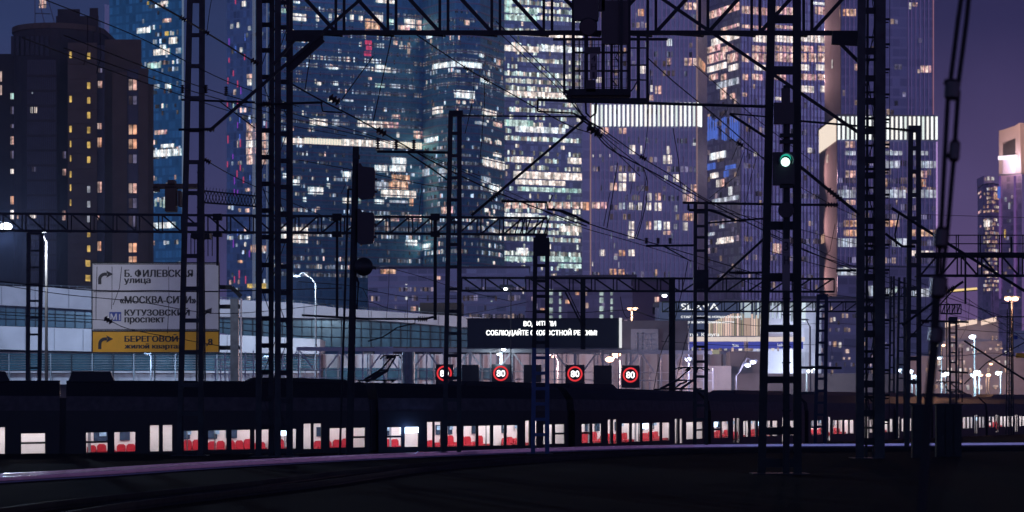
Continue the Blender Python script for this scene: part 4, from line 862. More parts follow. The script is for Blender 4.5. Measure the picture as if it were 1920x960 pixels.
for x0, y0, x1, y1, k in ((56.5, 196, 71, 212, 'ww'), (59, 168, 62, 176, 'pw'), (56, 401, 68, 409, 'ww'), (60, 313, 68, 322, 'mixp'), (117.5, 284, 124, 297, 'mixp'), (117, 317, 124, 329, 'pk'), (117, 395, 123, 413, 'pk')): bwin(x0, y0, x1, y1, Bd-4 if x1 < 106 else Bd+.3, k)
for y0, y1, k in ((175, 186, 'te'), (200, 214, 'mixp'), (256, 271, 'pk'), (283, 297, 'mixp'), (317, 326, 'ww'), (368, 383, 'or'), (394, 411, 'ww'), (233, 240, 'mixp')): bwin(19.5, y0, 26, y1, Bd+3.0, k)
for y0, y1 in ((134, 153), (160, 178)): bwin(0, y0, 4, y1, Bd+11, 'pk', 1)
bwin(32, 399, 35, 410, Bd+1.5, 'or', 1); bwin(160, 487, 167, 500, sd, 'ye', 1); bwin(160, 515, 167, 527, sd, 'ye', 1)
mast = thing('roof_lattice_mast', 'pale blue lattice mast leg standing on the apartment roof', 'mast', P(82, 42, Bd+9))
mb = MB()
for pts in (((65.5, 46), (65.5, -30)), ((84, 46), (66, -30)), ((103, 46), (82, -30)), ((72, 10), (88, 8)), ((66, 25), (95, 26))): mb.tube([P(x, y, Bd+9) for x, y in pts], .09, 5)
mb.build('lattice', M_STEEL_L, mast)
mb = MB(); a, b = P(73, -2, Bd+10), P(87, 15, Bd+10)
for i in range(3): mb.quad((a.x+(b.x-a.x)*(i+.1)/3, a.y, b.z), (a.x+(b.x-a.x)*(i+.9)/3, a.y, b.z), (a.x+(b.x-a.x)*(i+.9)/3, a.y, a.z), (a.x+(b.x-a.x)*(i+.1)/3, a.y, a.z))
mb.build('lit_cabin', W['pk'], mast)

# ---------------------------------------------------------------- masts
def gz(d, x):
    return 0.0 if d < D(min(max(x, -350), 1990))*.92 else GB
def ladder_mast(label, d, L, R, ytop, rungs, lw=10, rh=8, dep=.34, ybot=None, name='lattice_mast', cap=None, mats=(M_STEEL2, M_STEEL2), group='steel catenary masts', split=None, cat='mast'):
    """two channel legs tied by batten plates. L, R: (px x at ytop, px x at reference y 700)"""
    lx = lambda y: L[0]+(L[1]-L[0])*(y-ytop)/(700-ytop)
    rx = lambda y: R[0]+(R[1]-R[0])*(y-ytop)/(700-ytop)
    zb = gz(d, (L[1]+R[1])/2); yb = HY-(zb-ZC)*F/d
    root = thing(name, label, cat, Vector((P((lx(yb)+rx(yb))/2, yb, d).x, d, zb)), group)
    w = lw/ppm(d)
    for f in (lx, rx):
        if split:
            mb = MB(); mb.channel(P(f(split), split, d), P(f(ytop), ytop, d), w, dep); mb.build('leg', mats[0], root)
            mb = MB(); mb.channel(P(f(yb), yb, d), P(f(split+.4), split+.4, d), w, dep); mb.build('leg', mats[1], root)
        else:
            mb = MB(); mb.channel(P(f(yb), yb, d), P(f(ytop), ytop, d), w, dep); mb.build('leg', mats[0], root)
    for y in rungs:
        h = rh
        if isinstance(y, tuple): y, h = y
        for o in (-dep/2-.012, dep/2+.012):
            mb = MB(); a, b = P(lx(y)-lw*.4, y-h/2, d+o), P(rx(y)+lw*.4, y+h/2, d+o); mb.box((a.x, d+o-.01, b.z), (b.x, d+o+.01, a.z))
            mb.build('batten_plate', mats[1] if split and y > split else mats[0], root)
    if cap:
        mb = MB(); x0, x1, y0, y1 = cap; a, b = P(x0, y0, d), P(x1, y1, d); mb.box((a.x, d-dep*.7, b.z), (b.x, d+dep*.7, a.z)); mb.build('mast_cap', mats[0], root)
    if d < 150:
        mb = MB(); a, b = P(lx(yb)-lw*1.4, yb, d), P(rx(yb)+lw*1.4, yb, d); mb.box((a.x, d-.7, zb-.3), (b.x, d+.7, zb+.03)); mb.build('foundation_block', M_BLACK, root)
    return root, lx, rx
def rr(a, b, n): return [a+(b-a)*i/(n-1) for i in range(n)]
# left ladder mast
ladder_mast('slim ladder mast crossing the white and yellow road sign', 124, (357, 340), (379, 377), -40, [2, 62+4, 124, 184, 244, 304, 362, 421, 541, 601, 660, 480, 722, 776, -20], 9.5, 8)
# heavy double mast left: two battened sides
def quad_mast(label, d, legs, ytop, rungs, rungs2, lw, rh):
    zb = gz(d, legs[0][1]); yb = HY-(zb-ZC)*F/d
    root = thing('portal_mast', label, 'mast', Vector((P((legs[0][1]+legs[3][1])/2, yb, d).x, d, zb)), 'heavy masts carrying the near gantry')
    X = lambda l, y: l[0]+(l[1]-l[0])*(y-ytop)/(830-ytop)
    for i, l in enumerate(legs):
        dd = d+l[2]; mb = MB(); mb.channel(P(X(l, yb), yb, dd), P(X(l, ytop), ytop, dd), l[3]/ppm(d), .18); mb.build('leg', M_STEEL2, root)
    for (i, j), rs in (((0, 1), rungs), ((2, 3), rungs2)):
        for y in rs:
            a, b = legs[i], legs[j]; pa, pb = P(X(a, y), y, d+a[2]), P(X(b, y), y, d+b[2]); mb = MB(); h = rh/ppm(d)
            mb.hexa([(pa.x, pa.y-.10, pa.z-h/2), (pb.x, pb.y-.10, pb.z-h/2), (pb.x, pb.y-.08, pb.z-h/2), (pa.x, pa.y-.08, pa.z-h/2), (pa.x, pa.y-.10, pa.z+h/2), (pb.x, pb.y-.10, pb.z+h/2), (pb.x, pb.y-.08, pb.z+h/2), (pa.x, pa.y-.08, pa.z+h/2)])
            mb.build('batten_plate', M_STEEL2, root)
    for (i, j) in ((0, 2), (1, 3)):
        mb = MB(); k = 0
        for y in range(int(ytop), int(yb)-40, 98):
            a, b = legs[i], legs[j]
            if k % 2: a, b = b, a
            mb.tube([P(X(a, y), y, d+a[2]+.15), P(X(b, y+98), y+98, d+b[2]+.15)], .018, 5); k += 1
        mb.build('cross_bracing', M_STEEL2, root)
    mb = MB(); a, b = P(X(legs[0], yb)-14, yb, d), P(X(legs[3], yb)+14, yb, d); mb.box((a.x, d-1, zb-.3), (b.x, d+1.2, zb+.03)); mb.build('foundation_block', M_BLACK, root)
    return root
quad_mast('heavy double lattice mast holding the left end of the near gantry', 121, [(486, 485, 0, 11), (510, 508, .75, 9), (521, 521, 0, 11), (543, 543, .75, 12)], -60,
          [-50, 2, 47, 95, 145, 196, 245, 295, 345, 395, 445, 497, 546, 597, 648, 698, 748, 800], [-46, 5, 52, 103, 154, 201, 251, 302, 351, 401, 452, 500, 549, 600, 648, 699, 752, 803], 10, 9)
rgs = []
quad_mast('tallest heavy mast at right, holding the right end of the near gantry', 117, [(1616, 1612, 0, 15), (1627, 1624, .8, 4), (1651, 1649, 0, 19), (1641, 1638, .8, 4)], -60,
          [], [], 12, 8)
mst = [o for o in COL.objects if o.name.startswith('portal_mast')][-1]
for k, y in enumerate([-8, 20, 70, 96, 112, 147, 173, 190, 222, 246, 273, 300, 317, 329, 352, 371, 392, 414, 431, 449, 461, 474, 503, 520, 562, 580, 604, 626, 659, 676, 692, 720, 745, 775, 802, 828]):
    h = (5, 12, 4, 13)[k % 4]; d_ = 117+(.05 if k % 2 else .6); mb = MB(); a, b = P(1612, y-h/2, d_), P(1654, y+h/2, d_); mb.box((a.x, d_-.012, b.z), (b.x, d_+.012, a.z)); mb.build('batten_plate', M_STEEL, mst)
for k in range(17):   # step irons on the right
    y = 36+k*47; mb = MB(); mb.tube([P(1658, y, 117), P(1668, y, 117)], .05, 6); mb.tube([P(1658, y+6, 117), P(1666, y+6, 117)], .03, 6); mb.build('step_iron', M_STEEL, mst)
mb = MB(); mb.tube([P(1668.5, -60, 116.8), P(1667, 830, 116.8)], .012, 5); mb.build('earth_cable', M_WIRE, mst)
# signal mast, nearest
root, lx, rx = ladder_mast('nearest ladder mast, framing the signal with the green light', 88, (1448, 1432), (1494, 1495), -60, [(-12, 15), (36, 16), (132, 16), (423, 16), (520, 16), (616, 14), (712, 13), (808, 14), (868, 16)], 14, 15, .3, mats=(M_STEEL, M_STEEL))
# others
ladder_mast('dark ladder mast right of the two-head signal pole', 127, (845, 836), (861.5, 861), 212, rr(250, 792, 14), 8.5, 6, cap=(842, 868, 208, 218))
ladder_mast('blue painted ladder mast in front of the LED board', 128.5, (1004, 1001), (1026, 1026), 446, rr(498, 815, 12), 8, 6, .3, cap=(1000, 1031, 454, 480), mats=(M_STEEL, M_BLUE), split=652)
ladder_mast('short ladder mast with a box near its head, left of the green signal', 152, (1304, 1303), (1324, 1324), 378, [398, 424, 445, 470, 545, 570, 596, 620, 650, 678, 706, 733, 760, 786], 6.5, 5, .3, cap=(1300, 1328, 506, 542))
ladder_mast('blue-grey mast under the right end of the middle gantry', 172, (1534, 1531), (1549.5, 1548), 556, rr(575, 800, 11), 6, 4.5, .26, cap=(1531, 1552, 552, 562), mats=(M_BLUED, M_BLUED))
ladder_mast('ladder mast just left of the black relay cabinets', 140, (1708, 1702), (1722, 1723), 238, rr(278, 760, 12), 8, 8, .3, cap=(1703, 1726, 236, 248))
ladder_mast('thin ladder mast, first of the close pair left of the relay cabinets', 230, (1671, 1668), (1676, 1676), 518, rr(528, 735, 10), 3.4, 3, .2)
ladder_mast('thin ladder mast, second of the close pair left of the relay cabinets', 222, (1686, 1683), (1696, 1696), 520, rr(530, 735, 9), 4.2, 3, .2)
ladder_mast('small mast carrying a short trussed crossarm, right of the blurred cable', 235, (1780, 1781), (1793, 1793), 596, rr(606, 735, 8), 3.6, 3, .22, cap=(1779, 1795, 594, 602))
ladder_mast('thinnest ladder beside the mast with the short trussed crossarm', 250, (1798, 1797.5), (1804, 1804), 652, rr(660, 735, 6), 1.8, 1.6, .15)
ladder_mast('pale mast with a lit wooden-looking cap at the far left', 200, (54, 52), (78, 74), 437, rr(470, 690, 8), 7, 4, .25, cap=(52, 79, 434, 440))
root = thing('lattice_tower', 'narrow four-legged lattice tower at the far right under the orange lamp', 'mast', Vector((P(1893, HY, 245).x, 245, GB)))
for x0, x1, o in ((1889, 1886, 0), (1893, 1891.5, .4), (1896, 1896, .4), (1899, 1900, 0)):
    mb = MB(); mb.bar(P(x1, 815, 245+o), P(x0, 580, 245+o), .085, .085); mb.build('leg', M_STEEL, root)
mb = MB()
for k in range(13):
    y = 588+k*16; mb.bar(P(1887, y, 244.93), P(1900, y, 244.93), .05, .04); mb.bar(P(1887, y, 244.9), P(1900, y+16, 244.9), .03, .03)
mb.build('lacing_bars', M_STEEL, root)
mb = MB(); mb.bar(P(1870, 594, 244.7), P(1920, 594, 244.7), .09, .09); mb.bar(P(1877, 568, 244.7), P(1902, 570, 244.7), .06, .06); mb.tube([P(1892, 580, 244.8), P(1892, 560, 244.8)], .05); mb.build('crossarm', M_STEEL, root)

# ---------------------------------------------------------------- gantries
def gantry(label, d, x0, x1, t0, t1, b0, b1, n, lean=None, ch=8, web=4, depth=1.1, name='gantry', droppers=(), mats=M_STEEL, dbl=True):
    T = lambda x: t0+(t1-t0)*(x-x0)/(x1-x0); B = lambda x: b0+(b1-b0)*(x-x0)/(x1-x0)
    root = thing(name, label, 'gantry', P((x0+x1)/2, B((x0+x1)/2), d)); k = ppm(d)
    for o in (0, depth):
        for f, nm in ((T, 'top_chord'), (B, 'bottom_chord')):
            mb = MB(); mb.bar(P(x0, f(x0), d+o), P(x1, f(x1), d+o), ch/k, ch/k*.9); mb.build(nm, mats, root)
    for o, nm in ((-.0, 'front_web'), (depth, 'rear_web')):
        mb = MB()
        for i in range(n+1):
            x = x0+(x1-x0)*i/n
            for dx in ((-web*1.1, web*1.1) if dbl and 0 < i < n else (0,)):
                mb.bar(P(x+dx, B(x), d+o), P(x+dx, T(x), d+o), web/k*.75, web/k*.7)
            if i < n:
                xn = x0+(x1-x0)*(i+1)/n
                up = (lean(i/n) if lean else 1)
                a, b = (P(x+web, B(x), d+o), P(xn-web, T(xn), d+o)) if up > 0 else (P(x+web, T(x), d+o), P(xn-web, B(xn), d+o))
                mb.bar(a, b, web/k, web/k*.6)
        if not o: mb.build(nm, mats, root)
    for i in range(n+1):
        x = x0+(x1-x0)*i/n
        for f in (T, B): mb.bar(P(x, f(x), d), P(x, f(x), d)+Vector((0, depth, 0)), web/k*.7, web/k*.7)
        if i < n:
            xn = x0+(x1-x0)*(i+1)/n; mb.bar(P(x, B(x), d), P(xn, B(xn), d)+Vector((0, depth, 0)), web/k*.5, web/k*.5)
    mb.build('rear_web', mats, root)
    return root, T, B
G1, T1, B1 = gantry('large near gantry spanning the top of the picture between the two heavy masts', 119, 540, 1612, -30, -30, 61, 62, 11, lambda f: -1 if f < .5 else 1, 8.5, 7, 1.0)
for s_, nm in ((0, 'knee_brace'), (1, 'knee_brace')):
    mb = MB()
    if not s_:
        mb.bar(P(604, 72, 118.7), P(540, 130, 118.7), .32, .16); mb.bar(P(560, 66, 118.9), P(512, 122, 118.9), .12, .1); mb.bar(P(536, 70, 118.8), P(606, 72, 118.8), .28, .3)
    else: mb.bar(P(1566, 72, 118.7), P(1612, 118, 118.7), .13, .12); mb.bar(P(1560, 71, 118.8), P(1612, 74, 118.8), .52, .3)
    mb.build(nm, M_STEEL, G1)
mb = MB(); mb.bar(P(392, 246, 118.4), P(700, -22, 118.4), .12, .12); mb.build('stay_brace', M_STEEL, G1)
mb = MB(); mb.bar(P(1236, -6, 118.2), P(1612, 250, 118.2), .12, .12); mb.build('stay_brace', M_STEEL, G1)
G2, T2_, B2_ = gantry('long bluish gantry behind the signal pole, ending on the blue mast', 134, -40, 1026, 400, 409, 432, 440, 25, lambda f: -1 if f < .5 else 1, 4.5, 3.2, .9, mats=M_STEEL2)
mb = MB()
for x in (965, 975, 985, 1000, 1010, 1020): mb.bar(P(x, 440, 133.8), P(x+10, 409, 133.8), .06, .05)
mb.build('end_lattice', M_STEEL, G2)
mb = MB(); mb.bar(P(1014, 440, 134), P(1014, 456, 134), .5, .5); mb.build('bearing', M_STEEL, G2)
for x, y in ((816, 600), (632, 596), (408, 498)):
    mb = MB(); mb.bar(P(x, 404, 133.6), P(x, y, 133.6), .15 if x > 700 else .11, .12); mb.box(tuple(P(x-9, 412, 133.3)), tuple(P(x+9, 402, 133.9))); mb.box(tuple(P(x-9, 443, 133.3)), tuple(P(x+9, 435, 133.9))); mb.build('hanger_post', M_STEEL, G2)
G3, T3_, B3_ = gantry('middle distance gantry between the LED board mast and the blue-grey mast', 180, 866, 1564, 521, 523, 545, 547, 17, lambda f: -1 if f < .55 else 1, 4, 3, .9)
for x, y, w_ in ((1093, 655, .30), (1260, 745, .38)):
    mb = MB(); mb.bar(P(x, 520, 179.6), P(x, y, 179.6), w_, .2); mb.build('hanger_post', M_STEEL, G3)
mb = MB(); mb.bar(P(1060, 548, 179.5), P(1092, 612, 179.5), .1, .08); mb.bar(P(1066, 548, 179.4), P(1096, 612, 179.4), .06, .06); mb.build('stay_brace', M_STEEL, G3)
G4, T4_, B4_ = gantry('farther gantry crossing the bright shopping building', 215, 1242, 1640, 566, 566, 584, 584, 14, lambda f: 1, 3, 2.2, .8)
G5, T5_, B5_ = gantry('signal gantry with a handrail walkway at the right edge', 150, 1722, 1990, 480, 480, 517, 517, 7, lambda f: 1 if f < .2 else -1, 5, 3.4, 1.2)
mb = MB()
for y in (441, 457): mb.bar(P(1752, y, 149.4), P(1990, y, 149.4), .05, .05)
for x in (1756, 1793, 1797, 1834, 1838, 1874, 1878, 1918): mb.bar(P(x, 480, 149.4), P(x, 440, 149.4), .05, .05)
mb.build('handrail', M_STEEL, G5)
mb = MB(); mb.box(tuple(P(1722, 481, 149.5)), tuple(P(1990, 476, 150.9))); mb.build('walkway', M_STEEL, G5)
for x, y in ((1810, 540), (1896, 480-66)):
    mb = MB(); mb.bar(P(x, 480, 149.2), P(x, y+30, 149.2), .09, .09); mb.build('hanger_post', M_STEEL, G5)
gantry('short trussed crossarm on the small mast right of the blurred cable', 234.5, 1764, 1802, 571, 571, 588, 588, 4, lambda f: 1, 2.5, 2, .5, 'crossarm')
gantry('faint trussed crossbeam behind the pair of thin ladder masts', 232, 1650, 1726, 540, 540, 556, 556, 6, lambda f: 1, 2, 1.6, .5, 'crossbeam')
# barbed boom behind the left masts
bm = thing('tower_crane', 'dark crane with a spiky lattice jib between the two left masts', 'crane', P(376, 700, 210))
mb = MB(); fT = lambda x: 358+(x-385)*.10; fB = lambda x: 380+(x-385)*.075
mb.bar(P(370, fT(370), 210), P(490, fT(490), 210), .1, .1); mb.bar(P(370, fB(370), 210), P(490, fB(490), 210), .12, .12)
for k in range(20):
    x = 372+k*6; mb.bar(P(x, fB(x), 210), P(x+6, fT(x+6), 210), .05, .05); mb.bar(P(x+6, fB(x+6), 210), P(x, fT(x), 210), .05, .05); mb.bar(P(x+3, fT(x)+2, 210), P(x+4, fT(x)-7, 210), .03, .03)
mb.build('lattice', M_STEEL, bm)
mb = MB(); mb.bar(P(368, 830, 210), P(372, 300, 210), .12, .12); mb.bar(P(386, 830, 210), P(380, 260, 210), .1, .1)
for k in range(8): mb.bar(P(369, 300+k*22, 210), P(384, 318+k*22, 210), .05, .05)
mb.build('tower', M_STEEL, bm)
mb = MB()
for x0, x1, y0, y1 in ((287, 372, 347, 352), (309, 333, 352.2, 396), (314, 331, 340, 346.8), (287, 300, 352.2, 358), (333.2, 342, 360, 386)):
    mb.box(tuple(P(x0, y1, 209.3)), tuple(P(x1, y0, 210.6)))
mb.build('counterweight', M_BRICK, bm)
mb = MB(); mb.box(tuple(P(358, 446, 209)), tuple(P(398, 436, 211)))
for x in (358, 365, 390, 398): mb.bar(P(x, 480, 209.5), P(x, 440, 209.5), .06, .06)
mb.build('platform', M_STEEL, bm)

# ---------------------------------------------------------------- text
def text_mesh(txt):
    cu = bpy.data.curves.new('lettering', 'FONT'); cu.body = txt; cu.align_x = 'LEFT'; cu.resolution_u = 3
    ob = bpy.data.objects.new('lettering', cu); COL.objects.link(ob)
    dg = bpy.context.evaluated_depsgraph_get(); dg.update()
    me = bpy.data.meshes.new_from_object(ob.evaluated_get(dg)); bpy.data.objects.remove(ob); bpy.data.curves.remove(cu)
    return me
def text(txt, x0, x1, ytop, ybot, d, material, parent, bold=.0, th=.03):
    """lettering fitted to a pixel box at depth d, facing the viewer"""
    me = text_mesh(txt); vs = [v.co.copy() for v in me.vertices]; ps = [tuple(p.vertices) for p in me.polygons]
    xa, xb = min(v.x for v in vs), max(v.x for v in vs); ya, yb = min(v.y for v in vs), max(v.y for v in vs)
    a, b = P(x0, ytop, d), P(x1, ybot, d); mb = MB()
    offs = [0] if not bold else [-bold, 0, bold]
    for i, o in enumerate(offs):
        n = len(mb.v)
        for v in vs: mb.v.append(Vector((a.x+(v.x-xa)/(xb-xa)*(b.x-a.x)+o/ppm(d), d-.002*i, b.z+(v.y-ya)/(yb-ya)*(a.z-b.z))))
        mb.f += [tuple(n+k for k in p) for p in ps]
    bpy.data.meshes.remove(me)
    return mb.build('lettering', material, parent)
def plate(x0, y0, x1, y1, d, th, name, m, parent):
    a, b = P(x0, y0, d), P(x1, y1, d); mb = MB(); mb.box((a.x, d, b.z), (b.x, d+th, a.z)); return mb.build(name, m, parent)

# ---------------------------------------------------------------- signals
def signal_head(x0, x1, y0, y1, d, root, lens=None, visors=()):
    hd = plate(x0, y0, x1, y1, d, .25, 'signal_head', M_BLACK, root)
    for vx, vy, r in visors:
        mb = MB(); n = 14
        for k in range(n):
            g0, g1 = math.pi*(-.15+1.3*k/n), math.pi*(-.15+1.3*(k+1)/n); R0 = r/ppm(d)
            c = P(vx, vy, d)
            p = lambda g_, rr_, o: Vector((c.x+math.cos(g_)*rr_, d-o, c.z+math.sin(g_)*rr_))
            mb.hexa([p(g0, R0, 0), p(g1, R0, 0), p(g1, R0, .28), p(g0, R0, .28), p(g0, R0*1.12, 0), p(g1, R0*1.12, 0), p(g1, R0*1.12, .28), p(g0, R0*1.12, .28)])
        mb.build('visor', M_VISOR, hd)
    return hd
M_VISOR = mat('signal_visor', (.03, .12, .10), .35, 0, .2, 4)
M_GREEN = emis('green_signal_lens', (.62, 1, .90), 2.2)
sg = thing('railway_signal', 'railway signal showing a green light inside the nearest ladder mast', 'signal', Vector((P(1473, HY, 87.4).x, 87.4, 0)))
mb = MB(); mb.tube([Vector((P(1474, HY, 87.6).x, 87.6, 0)), P(1475, 160, 87.6)], .10, 10); mb.build('pole', M_STEEL, sg)
signal_head(1452, 1489, 192, 232, 87.3, sg)
h2 = signal_head(1450, 1490, 285, 347, 87.3, sg, visors=((1473.5, 302, 12.5),))
mb = MB(); c = P(1473, 303.5, 87.24); mb.lathe(c, c+Vector((0, .06, 0)), [(0, .115), (.6, .13), (1, .13)], 20); mb.build('lens', M_GREEN, h2)
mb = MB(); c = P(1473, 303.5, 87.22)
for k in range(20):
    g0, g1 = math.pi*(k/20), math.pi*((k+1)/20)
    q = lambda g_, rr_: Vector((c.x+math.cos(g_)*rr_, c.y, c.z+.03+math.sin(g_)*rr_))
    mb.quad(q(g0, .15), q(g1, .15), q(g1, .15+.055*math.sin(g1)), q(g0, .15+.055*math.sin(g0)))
mb.build('painted_lens_halo', emis('green_halo_paint', (.02, .50, .36), .9), h2)  # halo of the lens on its hood, painted as an emissive crescent
add_light(sg, P(1473, 310, 86.7), 'POINT', .25, (.2, 1, .7), .08)
mb = MB(); mb.lathe(P(1474, 394, 87.3), P(1474, 394, 87.5), [(0, .22), (.2, .235), (1, .235)], 22); mb.build('round_head', M_BLACK, sg)
for y in (250, 262, 345): 
    plate(1463, y, 1487, y+7, 87.3, .2, 'bracket', M_STEEL, sg)
plate(1466, 165, 1480, 192, 87.35, .2, 'top_box', M_BLACK, sg)
pl = plate(1467, 474, 1481, 545, 87.35, .02, 'number_plate', M_CONC_D, sg); text('Н', 1470.5, 1478.5, 480, 496, 87.33, M_INK, pl, .3); text('3', 1470.5, 1478.5, 453, 470, 87.33, M_INK, pl, .3)
plate(1467, 448, 1481, 473.6, 87.35, .02, 'number_plate', M_CONC_D, sg)
for k in range(9):
    mb = MB(); y = 560+k*30; mb.tube([P(1466, y, 87.4), P(1483, y, 87.4)], .018, 5); mb.build('ladder_rung', M_STEEL, sg)

sp = thing('railway_signal', 'unlit signal pole with two dark heads, left of centre', 'signal', Vector((P(657, HY, 118).x, 118, 0)))
mb = MB(); mb.tube([Vector((P(655, HY, 118).x, 118, 0)), P(667.5, 275, 118)], .15, 12, .125); mb.build('pole', M_STEEL, sp)
mb = MB(); mb.tube([Vector((P(637, HY, 118.3).x, 118.3, 0)), P(653, 355, 118.3)], .05, 6); mb.tube([P(653, 355, 118.3), P(662, 355, 118)], .04, 6); mb.build('ladder_rail', M_STEEL, sp)
plate(661, 290, 674, 297, 117.8, .4, 'collar', M_STEEL, sp)
for y0, y1, sh in ((312, 371, 0), (397, 456, -1)):
    hb = MB(); pr = [(671+sh, y0-6), (676+sh, y0-6), (680+sh, y0), (701+sh, y0+2), (703+sh, y0+10), (702+sh, y1-6), (700+sh, y1), (676+sh, y1+2), (671+sh, y1-2)]
    f_ = [P(x, y, 117.7) for x, y in pr]; b_ = [p+Vector((0, .5, 0)) for p in f_]; hb.poly(f_); hb.poly(b_[::-1])
    for i in range(len(pr)): hb.quad(f_[i], f_[(i+1) % len(pr)], b_[(i+1) % len(pr)], b_[i])
    ho = hb.build('signal_head', M_BLACK, sp)
    for yy in (y0+22, y1-14): plate(702+sh, yy, 707+sh, yy+4, 117.8, .2, 'visor', M_BLACK, ho)
mb = MB(); c = P(682, 500, 117.6); mb.sphere(c, .37, 16, 10); mb.build('round_lamp', M_BLACK, sp, True)
mb = MB(); mb.bar(P(690, 500, 117.6), P(706, 503, 117.6), .12, .1); mb.build('lamp_hood', M_BLACK, sp)
mb = MB(); mb.tube([P(668, 520, 117.8), P(672, 530, 117.7), P(669, 580, 117.8)], .05, 6); mb.build('cable_loop', M_WIRE, sp)

# signal cage hung from the near gantry
cg = thing('signal_cage', 'dark service cage with ladder and signal heads hung from the near gantry', 'signal cage', P(1130, 62, 118.5))
for x, y0, y1, w_, d_ in ((1058, 60, 178, .10, 118), (1075, -20, 178, .13, 117.8), (1099, 60, 175, .16, 117.9), (1131, 60, 172, .14, 118.1), (1146, 60, 172, .08, 118), (1165, -20, 178, .11, 117.5), (1179, -20, 182, .15, 117.9), (1197, 66, 190, .13, 118.4), (1214, 66, 194, .11, 118.6), (1086, 75, 172, .05, 118.2), (1110, 75, 172, .05, 118.2)):
    mb = MB(); mb.bar(P(x, y1, d_), P(x, y0, d_), w_, .1); mb.build('post', M_STEEL, cg)
for x0, x1, y, h in ((1062, 1182, 178, 8), (1066, 1216, 188.5, 9), (1037, 1252, 73.5, 4.5), (1074, 1180, 133, 3), (1076, 1180, 98, 2.4), (1179, 1214, 122, 2), (1179, 1214, 90, 2), (1179, 1214, 150, 2), (1056, 1076, 172, 6)):
    mb = MB(); mb.bar(P(x0, y, 117.9), P(x1, y, 117.9), h/ppm(118), .14); mb.build('rail', M_STEEL, cg)
mb = MB()
for k in range(14):
    x = 1078+k*7.4; mb.bar(P(x, 175, 118.3), P(x, 76, 118.3), .022, .02)
for k in range(6): mb.bar(P(1076, 84+k*16, 118.32), P(1180, 84+k*16, 118.32), .018, .02)
mb.build('mesh_guard', M_STEEL, cg)
mb = MB()
for x in (1148, 1160): mb.bar(P(x, 180, 118.6), P(x, -30, 118.6), .05, .05)
for k in range(17): mb.bar(P(1148, -20+k*12, 118.6), P(1160, -20+k*12, 118.6), .03, .03)
mb.build('ladder', M_STEEL, cg)
mb = MB(); mb.box(tuple(P(1066, 178, 117.5)), tuple(P(1180, 174, 119))); mb.build('floor_grating', M_STEEL, cg)
for x0, y0, x1, y1, d_ in ((1076, -30, 1122, 38, 117.6), (1122.5, -30, 1134, 20, 117.7), (1128, 0, 1178, 82, 117.7), (1096, 88, 1126, 100, 117.6), (1099, 150, 1117, 172, 117.5)):
    plate(x0, y0, x1, y1, d_, .35, 'signal_head', M_BLACK, cg)
mb = MB(); mb.lathe(P(1103, 50, 117.3), P(1103, 50, 117.55), [(0, .32), (.2, .36), (1, .36)], 20); mb.build('round_head', M_BLACK, cg)
np_ = plate(1106, 98.5, 1120, 148, 117.62, .02, 'number_plate', M_CONC_D, cg)
text('4', 1109, 1117, 104, 115, 117.6, M_INK, np_, .3); text('Н', 1109, 1117, 119, 131, 117.6, M_INK, np_, .3); text('I', 1111, 1115, 135, 146, 117.6, M_INK, np_, .3)
for q_ in ([P(1195, 134, 117.9), P(1196, 150, 117.8), P(1188, 165, 117.8), P(1180, 174, 117.8)], [P(1158, 100, 117.3), P(1154, 108, 117.3), P(1160, 116, 117.3)], [P(1148, 150, 117.3), P(1156, 160, 117.3), P(1150, 172, 117.3)]):
    mb = MB(); mb.tube(q_, .028, 5); mb.build('loose_cable', M_WIRE, cg)
mb = MB(); mb.tube([P(1098, 190, 117.5), P(1099, 212, 117.5), P(1107, 220, 117.5), P(1117, 212, 117.5), P(1118, 190, 117.5)], .045, 6); mb.build('cable_loop', M_WIRE, cg)

# ---------------------------------------------------------------- elevated roads, walls, toll gantry
def ribbon(top, bot, xs, d, th, name, m, parent, off=0):
    f, h = interp(top), interp(bot); mb = MB()
    for a, b in zip(xs, xs[1:]):
        p = [P(a, h(a), d), P(b, h(b), d), P(b, f(b), d), P(a, f(a), d)]
        q = [v+Vector((0, th, 0)) for v in p]; p = [v+Vector((0, off, 0)) for v in p]
        mb.hexa([p[0], p[1], q[1], q[0], p[3], p[2], q[2], q[3]])
    return mb.build(name, m, parent)
va = thing('elevated_road', 'upper pale elevated road sweeping behind the white and yellow road sign', 'elevated road', P(300, 715, 400))
xs = [-120, 0, 90, 172, 260, 345, 410, 480, 560, 640, 740, 850, 960]
topA = [(-120, 533), (0, 536), (172, 542), (410, 561), (560, 568), (640, 578), (740, 585), (850, 592), (960, 599)]
botA = [(-120, 569), (0, 572), (172, 581), (410, 594), (560, 596), (640, 597), (740, 603), (850, 612), (960, 620)]
ribbon(topA, botA, xs, 400, 12, 'deck', M_CONC, va)
for k in range(16):     # joints between the parapet panels
    x = -60+k*63; f, h = interp(topA), interp(botA); mb = MB(); mb.box(tuple(P(x-.5, h(x)-1, 399.93)), tuple(P(x+.5, f(x)+1, 400.0))); mb.build('panel_joint', M_CONC_D, va)
f = interp(topA)
mb = MB()
mb.tube([P(x, f(x)-4, 400.3) for x in xs], .05, 5)
for k in range(70): x = -110+k*15; mb.bar(P(x, f(x), 400.3), P(x, f(x)-4.5, 400.3), .06, .06)
mb.build('guard_rail', M_STEEL_L, va)
botS = [(-120, 609), (0, 611), (172, 616), (410, 624), (560, 648), (740, 650), (960, 652)]
ribbon([(x, y+1) for x, y in botA], botS, xs, 402.2, .4, 'noise_screen', M_TEAL, va)
mb = MB()
for k in range(56):
    x = -100+k*18.5
    if x < 930: h, l = interp(botA), interp(botS); mb.bar(P(x, h(x)+1.2, 402.05), P(x, l(x), 402.05), .12, .12)
for fr in (.33, .66):
    mb.tube([P(x, interp(botA)(x)*(1-fr)+interp(botS)(x)*fr, 402.05) for x in xs], .06, 4)
